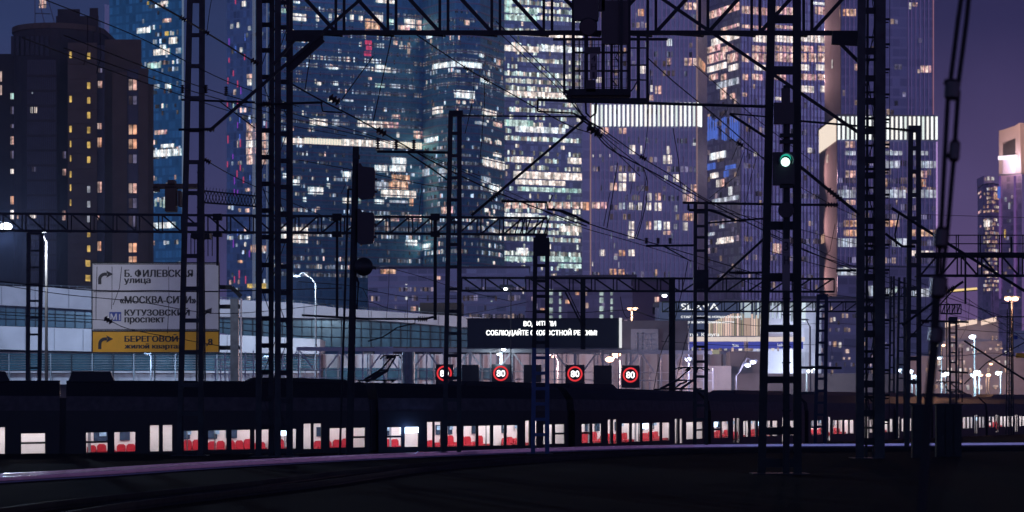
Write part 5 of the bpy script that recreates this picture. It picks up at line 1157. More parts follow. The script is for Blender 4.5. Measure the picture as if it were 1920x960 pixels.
mb.build('screen_frame', M_STEEL, va)
for x in (-20, 120, 250, 385, 530, 690, 840):
    mb = MB(); a = P(x, 600, 406); mb.box((a.x-.8, 405, GB), (a.x+.8, 408, P(x, interp(botA)(x)+2, 406).z)); mb.build('pier', M_CONC_D, va)
vb = thing('elevated_road', 'lower pale elevated road with a louvred teal wall below it, at left', 'elevated road', P(200, 715, 390))
xs2 = [-120, 0, 90, 172, 260, 345, 430, 520, 600]
topB = [(-120, 608), (0, 611.5), (172, 617), (430, 628), (600, 636)]; botB = [(-120, 652), (0, 655), (172, 659), (430, 661), (600, 664)]
ribbon(topB, botB, xs2, 388, 11, 'deck', M_CONC, vb)
for k in range(12):
    x = -60+k*54; f, h = interp(topB), interp(botB); mb = MB(); mb.box(tuple(P(x-.4, h(x)-1, 387.93)), tuple(P(x+.4, f(x)+1, 388.0))); mb.build('panel_joint', M_CONC_D, vb)
for k in range(8):
    mb = MB(); y = 663+k*4.7
    for a, b in zip(xs2, xs2[1:]):
        p0, p1 = P(a, y, 389), P(b, y+.2, 389); hh = 3.0/ppm(389)
        mb.hexa([p0+Vector((0, 0, -hh)), p1+Vector((0, 0, -hh)), p1+Vector((0, .25, -hh)), p0+Vector((0, .25, -hh)), p0+Vector((0, .2, 0)), p1+Vector((0, .2, 0)), p1+Vector((0, .4, 0)), p0+Vector((0, .4, 0))])
    mb.build('louvre_slat', M_TEAL if k != 7 else M_CONC, vb)
ribbon([(-120, 660), (600, 664)], [(-120, 720), (600, 722)], xs2, 390.5, .6, 'retaining_wall', M_CONC, vb)
for k in range(18):
    x = -100+k*39; mb = MB(); mb.bar(P(x, 722, 388.8), P(x, 663, 388.8), .16, .16); mb.build('wall_post', M_STEEL_L if k % 2 else M_STEEL, vb)
wl_ = thing('retaining_wall', 'long pale wall lit from behind the toll gantry and the speed signs', 'wall', P(900, 735, 392))
wal = MB()
mb = MB(); mb.box((P(600, 0, 392).x, 392, GB), (P(1385, 0, 392).x, 393, P(0, 664, 392).z)); mb.build('wall', M_CONC, wl_)
mb = MB(); mb.box((P(600, 0, 391.9).x, 391.7, P(0, 712, 392).z), (P(960, 0, 391.9).x, 391.98, P(0, 690, 392).z)); mb.build('teal_panel_strip', M_TEAL, wl_)
for k in range(26):
    x = 604+k*30; mb = MB(); mb.bar(P(x, 745, 391.6), P(x, 664, 391.6), .22, .2); mb.build('wall_post', M_CONC_D, wl_)
low = thing('office_block', 'low pale building with a strip of cold lit windows left of the LED board', 'building', P(810, 720, 410))
mb = MB(); mb.box((P(737, 0, 409).x, 409, GB), (P(1290, 0, 409).x, 425, P(0, 601, 409).z)); mb.build('wall', M_CONC_D, low)
mb = MB(); mb.box((P(735, 0, 409).x, 408, P(0, 612, 409).z), (P(872, 0, 409).x, 408.98, P(0, 600, 409).z)); mb.build('cornice', M_CONC, low)
for k in range(10):
    x = 752+k*10; mb = MB()
    for j in range(4): mb.box(tuple(P(x, 645-j*7.5, 408.8)), tuple(P(x+8, 639-j*7.5, 408.9)))
    if k not in (4,): mb.build('lit_window', W['pw'], low)
mb = MB(); mb.box(tuple(P(868, 590, 405)), tuple(P(790, 571, 412))); mb.build('roof_house', M_BRICK_D, low)
mb = MB(); mb.box(tuple(P(1183, 690, 408.5)), tuple(P(1234, 617, 408.9))); mb.build('annex', M_CONC, low)
# toll gantry with white truss legs
tg = thing('sign_gantry', 'white trussed road gantry carrying the speed signs and LED board', 'sign gantry', P(940, 740, 330))
mb = MB(); mb.bar(P(556, 654, 330), P(1335, 661, 330), .42, .4); mb.build('top_beam', M_WHITE, tg)
mb = MB(); mb.bar(P(556, 654, 332), P(1335, 661, 332), .42, .4); mb.build('rear_beam', M_WHITE, tg)
R2 = random.Random(3)
for k in range(20):
    x = 560+k*40; yt = 656+(x-556)*.009; mb = MB()
    mb.bar(P(x, 745, 330.3), P(x, yt, 330.3), .16, .16); mb.build('post', M_WHITE, tg)
    if k % 2 == 0:
        for s_ in (-1, 1):
            mb = MB(); mb.bar(P(x+s_*3, yt+3, 330), P(x+s_*26, yt+34, 330), .17, .12); mb.build('brace', M_WHITE, tg)
    mb = MB(); x2 = x+R2.uniform(8, 30); mb.bar(P(x2, 745, 330.8), P(x2, R2.choice((662, 676, 690)), 330.8), .10, .1); mb.build('post', M_WHITE, tg)
for y in (697, 712):
    mb = MB(); mb.bar(P(556, y-4, 330.6), P(1335, y+2, 330.6), .09, .09); mb.build('rail', M_WHITE, tg)
for x, y0 in ((404, 674), (414, 676), (422, 660), (430, 690), (460, 660), (475, 657), (530, 660)):
    mb = MB(); mb.bar(P(x, 745, 331), P(x, y0, 331), .14, .12); mb.build('post', M_WHITE, tg)
for y in (674, 688, 702): mb = MB(); mb.bar(P(400, y, 331.1), P(535, y+2, 331.1), .1, .1); mb.build('rail', M_WHITE, tg)
for x in (762, 770): mb = MB(); mb.lathe(P(x, 745, 329), P(x, 660, 329), [(0, .45), (1, .45)], 12); mb.build('round_column', M_STEEL_L, tg)
mb = MB()
for x in (1197, 1205, 1213, 1221): mb.bar(P(x, 656, 331), P(x, 625, 331), .09, .09)
for y in (626, 636, 646): mb.bar(P(1190, y, 331), P(1232, y, 331), .09, .09)
for x in (1195, 1206): mb.bar(P(x, 652, 330.8), P(x, 622, 330.8), .1, .1)
mb.build('railing', M_WHITE, tg)
ld = MB()
for x in (1195.5, 1205.5): ld.bar(P(x, 656, 329.6), P(x, 623, 329.6), .16, .1)
for k in range(5): ld.bar(P(1195, 625+k*7, 329.6), P(1206, 625+k*7, 329.6), .16, .1)
ld.build('ladder', M_WHITE, tg)
M_LEDTXT = emis('led_white_text', (1, 1, 1), 2.4)
M_LEDRED = emis('led_red_ring', (1, .05, .06), .85)
bd = thing('message_board', 'wide dark LED message board with two lines of white lettering', 'LED board', P(1020, 655, 326))
plate(876, 598, 1165, 652, 326, .9, 'panel', mat('led_board_face', (.012, .03, .035), .4, 0, .2, .5), bd)
plate(1161, 596, 1166, 652, 325.8, 1.2, 'lit_edge', emis('board_edge', (.95, .97, 1), .85), bd)
plate(874, 596.5, 1165, 598.3, 325.9, 1.1, 'frame_top', M_STEEL, bd); plate(874, 652.3, 1165, 654, 325.9, 1.1, 'frame_bottom', M_STEEL_L, bd)
text('ВОДИТЕЛИ', 982, 1042, 602, 613.5, 325.95, M_LEDTXT, bd, .3)
text('СОБЛЮДАЙТЕ СКОРОСТНОЙ РЕЖИМ!', 912, 1119, 616.5, 630.5, 325.95, M_LEDTXT, bd, .3)
def speed(x0, x1, y0, y1, cx, cy, label):
    s_ = thing('speed_sign', label, 'speed sign', P((x0+x1)/2, y1, 328), 'overhead lane signs')
    plate(x0, y0, x1, y1, 328, .6, 'panel', M_BLACK, s_); c = P(cx, cy, 327.96); mb = MB(); n = 36
    r0, r1 = 11.2/ppm(328), 14.2/ppm(328)
    for k in range(n):
        a, b = 2*math.pi*k/n, 2*math.pi*(k+1)/n
        q = lambda g_, r_: (c.x+math.cos(g_)*r_, c.y, c.z+math.sin(g_)*r_)
        mb.quad(q(a, r0), q(b, r0), q(b, r1), q(a, r1))
    mb.build('red_ring', M_LEDRED, s_); text('80', cx-7.5, cx+7.8, cy-6, cy+6, 327.95, M_LEDTXT, s_, .25)
    mb = MB(); mb.bar(P((x0+x1)/2, y0, 328.4), P((x0+x1)/2, 660, 328.4), .3, .2); mb.build('hanger', M_WHITE, s_)
speed(817, 850, 683, 725, 833, 700, 'lit 80 speed sign at the left end, half hidden by a ladder mast')
speed(922, 957, 683, 725, 939, 700, 'lit 80 speed sign just left of the blue mast')
speed(1060, 1096, 684, 727, 1078, 701, 'lit 80 speed sign between the blue mast and a blank panel')
speed(1165, 1199, 685, 727, 1182, 703, 'lit 80 speed sign at the right end, below the bright lamp pair')
for x0, x1, y0, y1, lb_ in ((866, 898, 684, 727, 'blank dark lane sign right of the first lit speed sign'), (982, 1015, 684, 717, 'blank dark lane sign right behind the blue mast'), (1113, 1147, 685, 728, 'blank dark lane sign between the two right speed signs')):
    s_ = thing('lane_sign', lb_, 'lane sign', P((x0+x1)/2, y1, 328), 'overhead lane signs')
    plate(x0, y0, x1, y1, 328, .6, 'panel', M_BLACK, s_)
    mb = MB(); mb.bar(P((x0+x1)/2, y0, 328.4), P((x0+x1)/2, 660, 328.4), .3, .2); mb.build('hanger', M_WHITE, s_)

# ---------------------------------------------------------------- road sign with Cyrillic directions
rs = thing('road_sign', 'large white and yellow direction sign with black arrows', 'road sign', P(300, 730, 260))
plate(173, 494, 410, 619, 260, .18, 'white_panel', M_SIGNW, rs); plate(174, 622, 410, 660, 260, .18, 'yellow_panel', M_SIGNY, rs)
for y in (495.2, 547, 617.6): plate(175, y-.7, 408, y+.7, 259.96, .03, 'panel_rule', M_INK, rs)
for x0, x1, y0, y1 in ((171.5, 173.2, 492, 661), (409.6, 411.5, 492, 661), (173, 410, 491.5, 493.6), (173, 410, 619.2, 621.8), (173, 410, 660.2, 661.6)): plate(x0, y0, x1, y1, 259.9, .3, 'frame', M_STEEL, rs)
dz = 259.95
text('Б. ФИЛЕВСКАЯ', 234, 361, 505, 520, dz, M_INK, rs, .7); text('улица', 233, 282, 522, 534, dz, M_INK, rs, .7)
text('«МОСКВА-СИТИ»', 225, 367, 555, 569, dz, M_INK, rs, .7)
text('КУТУЗОВСКИЙ', 234, 355, 577, 592, dz, M_INK, rs, .7); text('проспект', 234, 308, 595, 608, dz, M_INK, rs, .7)
text('БЕРЕГОВОЙ', 234, 333, 626.5, 641, dz, M_INK, rs, .7); text('жилой квартал', 234, 341, 644, 656, dz, M_INK, rs, .7); text('1,8', 381, 398, 635, 649, dz, M_INK, rs, .7)
def arrow(x, y, s_, rot=0):
    mb = MB(); pts = []
    cx0, cy0, R0, R1 = x+13*s_, y, 7*s_, 13*s_
    # bend
    n = 8
    for k in range(n):
        a, b = math.pi-(math.pi/2)*k/n, math.pi-(math.pi/2)*(k+1)/n
        q = lambda g_, r_: P(cx0+math.cos(g_)*r_, cy0-math.sin(g_)*r_, dz)
        mb.quad(q(a, R0), q(b, R0), q(b, R1), q(a, R1))
    mb.quad(P(x, y+9*s_, dz), P(x+6*s_, y+9*s_, dz), P(x+6*s_, y, dz), P(x, y, dz))
    mb.quad(P(cx0, y-R0, dz), P(cx0+4*s_, y-R0, dz), P(cx0+4*s_, y-R1, dz), P(cx0, y-R1, dz))
    mb.poly([P(cx0+2*s_, y-R0+4*s_, dz), P(cx0+15*s_, y-10*s_, dz), P(cx0+2*s_, y-R1-4*s_, dz), P(cx0+5*s_, y-10*s_, dz)])
    mb.build('arrow', M_INK, rs)
arrow(184, 524, 1.0); arrow(184, 645.5, 1.0)
mb = MB(); mb.poly([P(381, 583, dz), P(397, 577, dz), P(396, 589, dz)]); mb.quad(P(380, 590, dz), P(383, 592, dz), P(392, 584, dz), P(389, 582, dz)); mb.build('arrow', M_INK, rs)
plate(205, 585, 227, 602, 259.93, .03, 'route_shield', M_SIGNB, rs); text('М1', 207.5, 225, 588, 600, 259.9, M_SIGNW, rs, .4)
mb = MB(); mb.bar(P(440, 560, 261), P(440, 800, 261), .70, .7); mb.build('post', M_STEEL_L, rs)
mb = MB(); mb.bar(P(452, 560, 261), P(452, 800, 261), .12, .5); mb.build('post_edge', M_WHITE, rs)
for pts in (((408, 538), (435, 539), (452, 556)), ((408, 575), (452, 575)), ((408, 652), (452, 652))):
    mb = MB()
    for a, b in zip(pts, pts[1:]): mb.bar(P(*a, 261), P(*b, 261), .36, .4)
    mb.build('arm', M_STEEL, rs)
rs2 = thing('road_sign', 'pale blue-white direction sign with a yellow strip, cut by right edge', 'road sign', P(1925, 740, 280))
plate(1899, 620, 1990, 660, 280, .2, 'white_panel', M_SIGNW, rs2); plate(1905, 662, 1990, 671, 280, .2, 'yellow_panel', M_SIGNY, rs2)
mb = MB(); mb.bar(P(1960, 660, 280.4), P(1960, 830, 280.4), .4, .4); mb.build('post', M_STEEL, rs2)
plate(1901, 629, 1908, 636, 279.95, .03, 'arrow_mark', M_SIGNB, rs2)
mb = MB(); mb.poly([P(1907, 648, 279.95), P(1911, 653, 279.95), P(1909, 648, 279.95)]); mb.build('arrow_mark', M_INK, rs2)

# ---------------------------------------------------------------- shopping building with the advertising screen
sh = Tower('shopping_building', 'rounded shopping building with a bright advertising screen and blue fascia', 'building', [(1228, 425), (1300, 418), (1400, 415), (1500, 420), (1540, 432)], 572, FA_LOW2, 25)
def band2(x0, x1, y0, y1, m, nm, out=.2, deep=.4, n=6):
    mb = MB(); 
    for i in range(n):
        xa, xb = x0+(x1-x0)*i/n, x0+(x1-x0)*(i+1)/n
        a, b = sh.loc(xa, 700, out), sh.loc(xb, 700, out); a2, b2 = sh.loc(xa, 700, out+deep), sh.loc(xb, 700, out+deep)
        z0, z1 = sh.zof((xa+xb)/2, y1), sh.zof((xa+xb)/2, y0)
        mb.hexa([(a2.x, a2.y, z0), (b2.x, b2.y, z0), (b.x, b.y, z0), (a.x, a.y, z0), (a2.x, a2.y, z1), (b2.x, b2.y, z1), (b.x, b.y, z1), (a.x, a.y, z1)])
    return mb.build(nm, m, sh.o)
band2(1242, 1500, 632, 640, emis('screen_ledge', (1, .85, .80), .75), 'lit_ledge', .2, .9)
band2(1242, 1500, 641, 654, emis('blue_fascia', (.10, .12, .62), .55), 'blue_fascia', .2, .5)
band2(1242, 1420, 566, 631, emis('screen_dark', (.10, .13, .26), .45), 'advert_screen', .2, .4)
rr_ = random.Random(12)
for k in range(22):
    x = 1332+k*4.4; y0 = 606-(x-1332)*.42 if x < 1390 else 590-rr_.uniform(-4, 4); 
    sh.win(x, max(588, y0), x+3.4, 630, emis('advert_gold_%d' % k, (1, .78+rr_.uniform(-.1, .12), .60), rr_.uniform(.2, .95)), 1, 'advert_picture_strip', .75, 0)
for k in range(16):
    x = 1392+k*7; sh.win(x, 567, x+rr_.uniform(2, 4), 598+rr_.uniform(-6, 6), emis('advert_glass_%d' % k, (.75, .9, 1), rr_.uniform(.35, .9)), 1, 'advert_picture_strip', .80, 0)
sh.win(1392, 590, 1428, 598, emis('advert_roof', (.06, .09, .2), .5), 1, 'advert_picture_strip', .85, 0)
M_AD = emis('advert_text', (.95, .97, 1), 1.1)
def adtext(t_, x0, x1, y0, y1, b_=.2): 
    d_ = min(sh.hit(x0)[0].y, sh.hit(x1)[0].y)-.9; text(t_, x0, x1, y0, y1, d_, M_AD, sh.o, b_)
adtext('SLAVA', 1277, 1347, 569, 581, .3); adtext('СТАРТ ПРОДАЖ НОВЫХ СЕКЦИЙ', 1277, 1390, 591, 597); adtext('Апартаменты премиум-класса', 1277, 1376, 601, 607.5); adtext('VR тур  Калуга', 1277, 1348, 624, 632)
adtext('Yota', 1373, 1385, 645, 650, .1); adtext('Lada', 1458, 1468, 644, 649, .1)
for k in range(16):
    x = 1300+k*12.5+rr_.uniform(-3, 3); sh.win(x, 651+rr_.uniform(0, 4), x+rr_.uniform(2, 7), 655+rr_.uniform(2, 4), rr_.choice(('ww', 'cw', 'pk')), 1, 'shop_window', .75, 0)
sh.win(1335, 656, 1350, 672, emis('kiosk_glow', (.8, .75, .55), .35), 1, 'shop_window', .3, 0)
pw_ = thing('retaining_wall', 'pale violet wall right of the short ladder mast', 'wall', P(1340, 740, 360))
mb = MB(); mb.box((P(1268, 0, 360).x, 360, GB), (P(1371, 0, 360).x, 361, P(0, 686, 360).z)); mb.build('wall', M_CONC, pw_)
mb = MB(); mb.box((P(1371.5, 0, 360).x, 360.5, GB), (P(1700, 0, 360).x, 362, P(0, 700, 360).z)); mb.build('lower_wall', M_CONC_D, pw_)
mb = MB(); mb.box((P(1371.5, 0, 361).x, 363, GB), (P(1442, 0, 360).x, 370, P(0, 658, 360).z)); mb.build('grey_block', M_CONC_D, pw_)
# interchange at right
ic = thing('interchange_building', 'terraced building with glowing cream bands beyond the small masts', 'building', P(1830, 740, 620))
for x0, x1, y0, y1, m_, nm in ((1772, 1872, 600, 640, M_CONC, 'wall'), (1765, 1876, 640, 668, M_CONC, 'wall'), (1700, 1960, 668, 745, M_CONC, 'wall')):
    a, b = P(x0, y0, 620), P(x1, y1, 620); mb = MB(); mb.box((a.x, 620+(y0-600)*-.05, b.z if y1 < 740 else GB), (b.x, 640, a.z)); mb.build(nm, m_, ic)
M_CREAM = emis('cream_band', (1, .72, .58), .95, .3)
for x0, x1, ya, yb in ((1773, 1800, 614, 608), (1800, 1832, 613, 607), (1840, 1868, 610, 603)):
    a, b = P(x0, ya, 616), P(x1, yb, 616); mb = MB(); h_ = 9/ppm(616); mb.hexa([a, b, b+Vector((0, .4, 0)), a+Vector((0, .4, 0)), a+Vector((0, 0, h_)), b+Vector((0, 0, h_)), b+Vector((0, .4, h_)), a+Vector((0, .4, h_))]); mb.build('glowing_band', M_CREAM, ic)
for k in range(80):  # rosy panes scattered at random, many added to build up an orange glow
    x = rr_.uniform(1725, 1895); y = rr_.choice((645, 652, 658, 630, 676, 690, 712, 722)); plate(x, y, x+rr_.uniform(1.5, 5), y+rr_.uniform(2, 9), 615.2, .2, 'lit_window', W[rr_.choice(('pk', 'or', 'ww', 'pk'))], ic)
ob_ = thing('light_tube', 'yellow glowing strip beside the blurred cable', 'light strip', P(1800, 545, 300))
mb = MB(); mb.bar(P(1772, 546, 300), P(1832, 541, 300), .22, .2); mb.build('tube', emis('yellow_tube', (1, .72, .30), 1.0), ob_)
mb = MB(); mb.bar(P(1772, 549, 300), P(1832, 544, 300), .1, .3); mb.bar(P(1775, 547, 300.1), P(1775, 825, 300.1), .12, .12); mb.build('holder', M_STEEL, ob_)
# relay cabinets
for x0, x1, y0, d, lb_ in ((1711, 1737, 762, 118, 'narrow dark relay cabinet, left of the two'), (1756, 1803, 760, 121, 'wide dark relay cabinet with ribbed doors, right of the two')):
    c_ = thing('relay_cabinet', lb_, 'cabinet', Vector((P((x0+x1)/2, HY, d).x, d, 0)), 'relay cabinets')
    a, b = P(x0, y0, d), P(x1, y0, d); mb = MB(); mb.box((a.x, d, 0), (b.x, d+.45, a.z)); mb.build('body', M_STEEL, c_)
    mb = MB(); mb.box((a.x-.05, d-.06, a.z), (b.x+.05, d+.5, a.z+.06)); mb.build('roof', M_STEEL, c_)
    n = 1 if x1-x0 < 30 else 3
    for k in range(n):
        w_ = (b.x-a.x)/n; mb = MB(); mb.box((a.x+w_*k+.03, d-.035, .08), (a.x+w_*(k+1)-.03, d-.003, a.z-.05)); dd_ = mb.build('door', M_STEEL, c_)
        mb = MB(); mb.box((a.x+w_*(k+1)-.1, d-.06, .7), (a.x+w_*(k+1)-.06, d-.036, .85)); mb.build('handle', M_BLACK, dd_)

# ---------------------------------------------------------------- street lamps
M_POLE = mat('lamp_pole_paint', (.07, .075, .08), .55, .2, .2, 2)
M_LDIM = emis('shielded_lamp_lens', (.9, .95, 1), 1.6); M_LW = emis('cold_lamp_lens', (.86, .92, 1), 9.0); M_LO = emis('orange_lamp_lens', (1, .50, .30), 7.0); M_LV = emis('violet_lamp_lens', (.80, .80, 1), 7.0)
LC = {'n': ((.92, .92, 1), M_LW), 'w': ((.66, .82, 1), M_LW), 'o': ((1, .48, .28), M_LO), 'v': ((.66, .60, 1), M_LV), 'p': ((1, .60, .58), M_LO), 't': ((.48, .66, 1), M_LW)}
def lamp(label, d, pole, top, heads, col, power, arm=True, size=.22, zb=GB, pw=.13, light=None, group='street lamps', pm=None):
    """pole px x, top px y, heads [(px, py)]"""
    px = P(pole, HY, d).x; r = thing('street_lamp', label, 'street lamp', Vector((px, d, zb)), group)
    mb = MB(); mb.tube([Vector((px, d, zb)), P(pole, top, d)], pw*1.2, 8, pw*.75); mb.build('pole', pm or (M_POLE), r)
    for hx, hy in heads:
        hp = P(hx, hy, d)
        if arm:
            a, b = P(pole, top, d), hp+Vector((0, 0, .12)); m1 = P(pole+(hx-pole)*.25, top-abs(hx-pole)*.30, d); m2 = P(pole+(hx-pole)*.65, min(top, hy)-abs(hx-pole)*.22, d)
            mb = MB(); mb.tube([a, m1, m2, b], .06, 6); mb.build('arm', pm or (M_POLE), r)
        s_ = 1 if hx >= pole else -1
        mb = MB(); mb.hexa([hp+Vector((x*.55, y*.2, z)) for x, y, z in ((-.8, -1, .03), (1, -1, .03), (1, 1, .03), (-.8, 1, .03), (-.6, -.7, .2), (.7, -.7, .2), (.7, .7, .2), (-.6, .7, .2))]); ho = mb.build('lamp_head', M_STEEL_L, r)
        mb = MB(); mb.sphere(hp+Vector((0, 0, -.06)), size, 12, 8, .62); mb.build('lens', LC[col][1] if size > .1 else M_LDIM, ho, True)
        if power:
            lp = Vector(light) if light else hp+Vector((0, -1.6, -1.0)); add_light(r, lp, 'POINT', power, LC[col][0], .25)
lamp('very bright tall cold lamp at the left edge', 352, -4, 420, [(11, 424)], 't', 42000, True, .75)
lamp('tall white lamp pole left of the white and yellow sign', 236, 87, 452, [(74, 437)], 'n', 6500, True, .08, pw=.13)
lamp('curved white lamp pole right of the heavy double mast', 374, 592, 532, [(556, 519)], 'w', 9000, True, .08, pw=.14)
lamp('short lamp below the direction sign, lighting the louvred wall', 376, 283, 668, [(276, 664)], 't', 2600, True, .06, pw=.12)
lamp('short lamp hidden behind the heavy double mast', 372, 508, 675, [(500, 670)], 't', 3500, True, .08)
lamp('small cold lamp on the gantry below the LED board', 329, 937, 664, [(944, 654), (936, 663)], 'w', 90, True, .25, pw=.05)
lamp('pair of bright pinkish lamps under the right end of the LED board', 346, 1162, 676, [(1143, 673), (1156, 663)], 'p', 5200, True, .50)
lamp('dim orange lamp left of the third speed sign', 370, 1046, 676, [(1036, 668)], 'p', 7000, True, .16)
lamp('white lamp beside the short ladder mast', 342, 1291.5, 610, [(1290, 673)], 'v', 3600, False, .34, pw=.1)
lamp('curved twin lamp between the short mast and the signal mast', 330, 1380, 705, [(1402, 684), (1412, 678)], 'v', 1300, True, .32, pw=.12)
lamp('curved lamp pole left of the blue-grey mast, lamp lit low beside it', 345, 1519, 612, [(1508, 601)], 'v', 0, True, .08)
lamp('cold lamp pair at the foot of the blue-grey mast', 350, 1512, 700, [(1518, 695), (1527, 689)], 'w', 800, True, .34)
lamp('orange lamp pair above the right end of the LED board', 500, 1184.5, 584, [(1180, 579), (1191, 579)], 'o', 5000, True, .28, pw=.2)
lamp('large orange lamp over the narrow lattice tower', 290, 1897, 563, [(1890, 559), (1903, 559)], 'o', 1200, True, .36, pw=.14)
lamp('white globe lamp under the middle gantry', 178, 958, 548, [(948, 540)], 'w', 25, True, .12, pw=.04)
lamp('white hooded lamp at the left end of the farther gantry', 214, 1262, 560, [(1246, 553)], 'w', 60, True, .18, pw=.05)
for x, y, c, sz, p, lb_ in ((1706, 696, 'w', .42, 7000, 'cold lamp just right of the tall right ladder mast'), (1714, 706, 'w', .24, 0, 'small cold lamp below the one right of the tall ladder mast'), (1770, 703, 'w', .32, 0, 'lower lamp of the close pair left of the small mast'), (1777, 699, 'w', .46, 8000, 'upper lamp of the close pair left of the small mast'),
    (1825, 704, 'w', .34, 0, 'lowest lamp in the lamp cluster right of the small mast'), (1832, 698, 'w', .52, 9000, 'brightest lamp in the cluster right of the small mast'), (1839, 703, 'o', .36, 2200, 'small orange lamp inside the cluster right of the small mast'), (1853, 703, 'o', .45, 3200, 'orange-white lamp between the lamp cluster and the lattice tower'),
    (1872, 699, 'w', .42, 7000, 'cold lamp nearest to the narrow lattice tower'), (1823, 631, 'w', .46, 9000, 'white lamp in front of the terraced building'), (1761, 671, 'w', .26, 0, 'lone small white lamp left of the small mast, higher up'), (1769, 647, 'o', .36, 2500, 'small orange lamp at the terraced building left end'),
    (1614, 694, 'v', .20, 0, 'tiny violet-white lamp seen at the tallest mast left side'), (1685, 694, 'w', .30, 500, 'cold lamp between the close pair of thin masts'), (1858, 682, 'o', .32, 1500, 'faint orange lamp just above the lamp cluster, right')):
    lamp(lb_, 590 if c == 'o' else 420, x+(4 if c == 'w' else -4), y+4, [(x, y)], c, p, True, sz, pw=.1, pm=M_STEEL)

# ---------------------------------------------------------------- arms, struts and wires
def strut(label, pts, w, d=None, ins=(), name='cantilever_arm', cat='bracket', group='overhead line brackets', extra=()):
    """pts px (x, y[, d]); w px thick; ins: (pixel a, pixel b, radius px) insulators on it"""
    pp = [P(p[0], p[1], p[2] if len(p) > 2 else d) for p in pts]
    r = thing(name, label, cat, pp[0], group); dd = sum(p.y for p in pp)/len(pp)
    mb = MB(); mb.tube(pp, w/2/ppm(dd), 8); mb.build('tube', M_STEEL, r)
    for e in extra:
        mb = MB(); mb.tube([P(p[0], p[1], p[2] if len(p) > 2 else d) for p in e], w*.32/ppm(dd), 6); mb.build('stay', M_STEEL, r)
    for a, b, rad in ins:
        dA = a[2] if len(a) > 2 else d; dB = b[2] if len(b) > 2 else d
        mb = MB(); mb.insulator(P(a[0], a[1], dA), P(b[0], b[1], dB), rad/ppm(dd)); mb.build('insulator', M_RUBBER, r)
    return r
up = lambda x, y, h=15: ((x, y-h), (x, y), 4.2)
strut('crossarm with one upright insulator at the slim left ladder mast', [(340, 187), (478, 192)], 4, 124, [up(424, 180, 18), up(342, 175, 16), up(386, 175, 16)], extra=[[(410, 189), (478, 240)]])
strut('short arm with round insulator at the slim mast, low on its left side', [(335, 243), (402, 242)], 4.5, 123.5, [((384, 243), (402, 243), 4.5)])
strut('arm left of the dark ladder mast bearing three upright insulators', [(707, 284), (842, 286)], 5, 127, [up(708.5, 280, 22), up(743, 281, 20), up(776, 282, 20)], extra=[[(765, 287), (812, 318), (838, 337)]])
strut('long thin arm from the head of the dark ladder mast to the right', [(866, 217), (1100, 219)], 3, 126.5)
strut('thick diagonal strut rising from the dark ladder mast to the wire clamp', [(884, 404), (1094, 226)], 5, 124, [((918, 376), (936, 361), 5)])
strut('horizontal crossarm under the signal cage, reaching to the signal mast', [(1008, 187), (1200, 193), (1440, 200)], 5.5, 117, extra=[[(1008, 187), (1008, 209)], [(1008, 209), (1075, 212)], [(1075, 212), (1112, 240)], [(1075, 212), (1130, 242)]])
strut('thin arm right of the signal mast with its end clamp on the ladder mast', [(1502, 227), (1606, 236), (1716, 245)], 4, 118, [((1688, 243), (1704, 245), 4)])
strut('level crossarm through the signal mast with a disc insulator near its right end', [(1280, 380, 152), (1500, 384, 152), (1572, 384, 152)], 4.6, 152, [((1546, 384), (1572, 384), 5)], extra=[[(1291, 381), (1291, 394)]])
strut('bent register arm left of the signal mast at mid height', [(1291, 394), (1330, 394), (1350, 400), (1378, 413)], 5, 152)
strut('thin arm from the short ladder mast to the signal mast', [(1328, 418), (1440, 409)], 3.4, 151.5, [((1385, 414), (1398, 413), 4)])
strut('arm left of the short ladder mast bearing three upright insulators', [(1211, 461), (1302, 460)], 4, 152, [up(1212, 457, 11), up(1234, 457, 11), up(1256.5, 457, 11)], extra=[[(1245, 462), (1296, 490)]])
strut('long diagonal strut crossing low between the short mast and the signal mast', [(1325, 546), (1432, 448)], 4.6, 150)
strut('diagonal strut right of the green signal, falling to the tall mast', [(1500, 312), (1556, 358), (1612, 402)], 6, 116, [((1552, 355), (1578, 375), 5.5)])
strut('short falling strut left of the signal mast above the green light', [(1368, 213), (1440, 260)], 5, 120, extra=[[(1368, 213), (1440, 219)]])
strut('falling strut just right of the tallest mast ending in a clamp', [(1660, 438), (1692, 462), (1716, 462)], 5, 118)
strut('very long diagonal strut crossing the handrail gantry at right', [(1672, 390), (1760, 446), (1925, 548)], 5.5, 130, [((1752, 441), (1768, 451), 6)], extra=[[(1686, 398), (1678, 440)], [(1678, 440), (1681, 462)]])
strut('rising strut from the tall right ladder mast into the blurred cable', [(1692, 610), (1770, 552), (1806, 528)], 4.6, 139, [((1775, 548), (1790, 538), 5)], extra=[[(1700, 640), (1800, 530)]])
strut('level arm right of the tall ladder mast with two disc insulators', [(1726, 601), (1816, 604)], 3.6, 139, [((1728, 603), (1742, 603), 4.5), ((1786, 604), (1798, 604), 4)])
strut('register arm curving down left of the round signal lamp, over the pantograph', [(566, 591), (690, 598), (795, 598), (815, 594)], 4, 132, [((783, 598), (802, 598), 5)], extra=[[(778, 600), (778, 606), (745, 614), (718, 632), (690, 640)]])
strut('bent contact line arm in front of the pale tower', [(940, 377), (1025, 379), (1027, 392), (1056, 396), (1078, 405), (1105, 419)], 4.6, 140, [((940, 377), (955, 377), 4.5)], extra=[[(1030, 380), (1036, 366)]])
strut('crossarm lamp bracket on the blue-grey mast', [(1500, 689), (1578, 690)], 5, 171.5)
strut('left arm through the heavy double mast with dark disc insulator', [(480, 196), (500, 195), (605, 192)], 4.6, 120.5, [((492, 195), (508, 195), 7)], extra=[[(602, 193), (605, 209)], [(605, 209), (642, 211)]])
strut('bent arm crossing the small mast and leaning cross at lower right', [(1808, 639), (1890, 692), (1925, 714)], 3.6, 200, extra=[[(1808, 720), (1850, 680), (1925, 640)]])
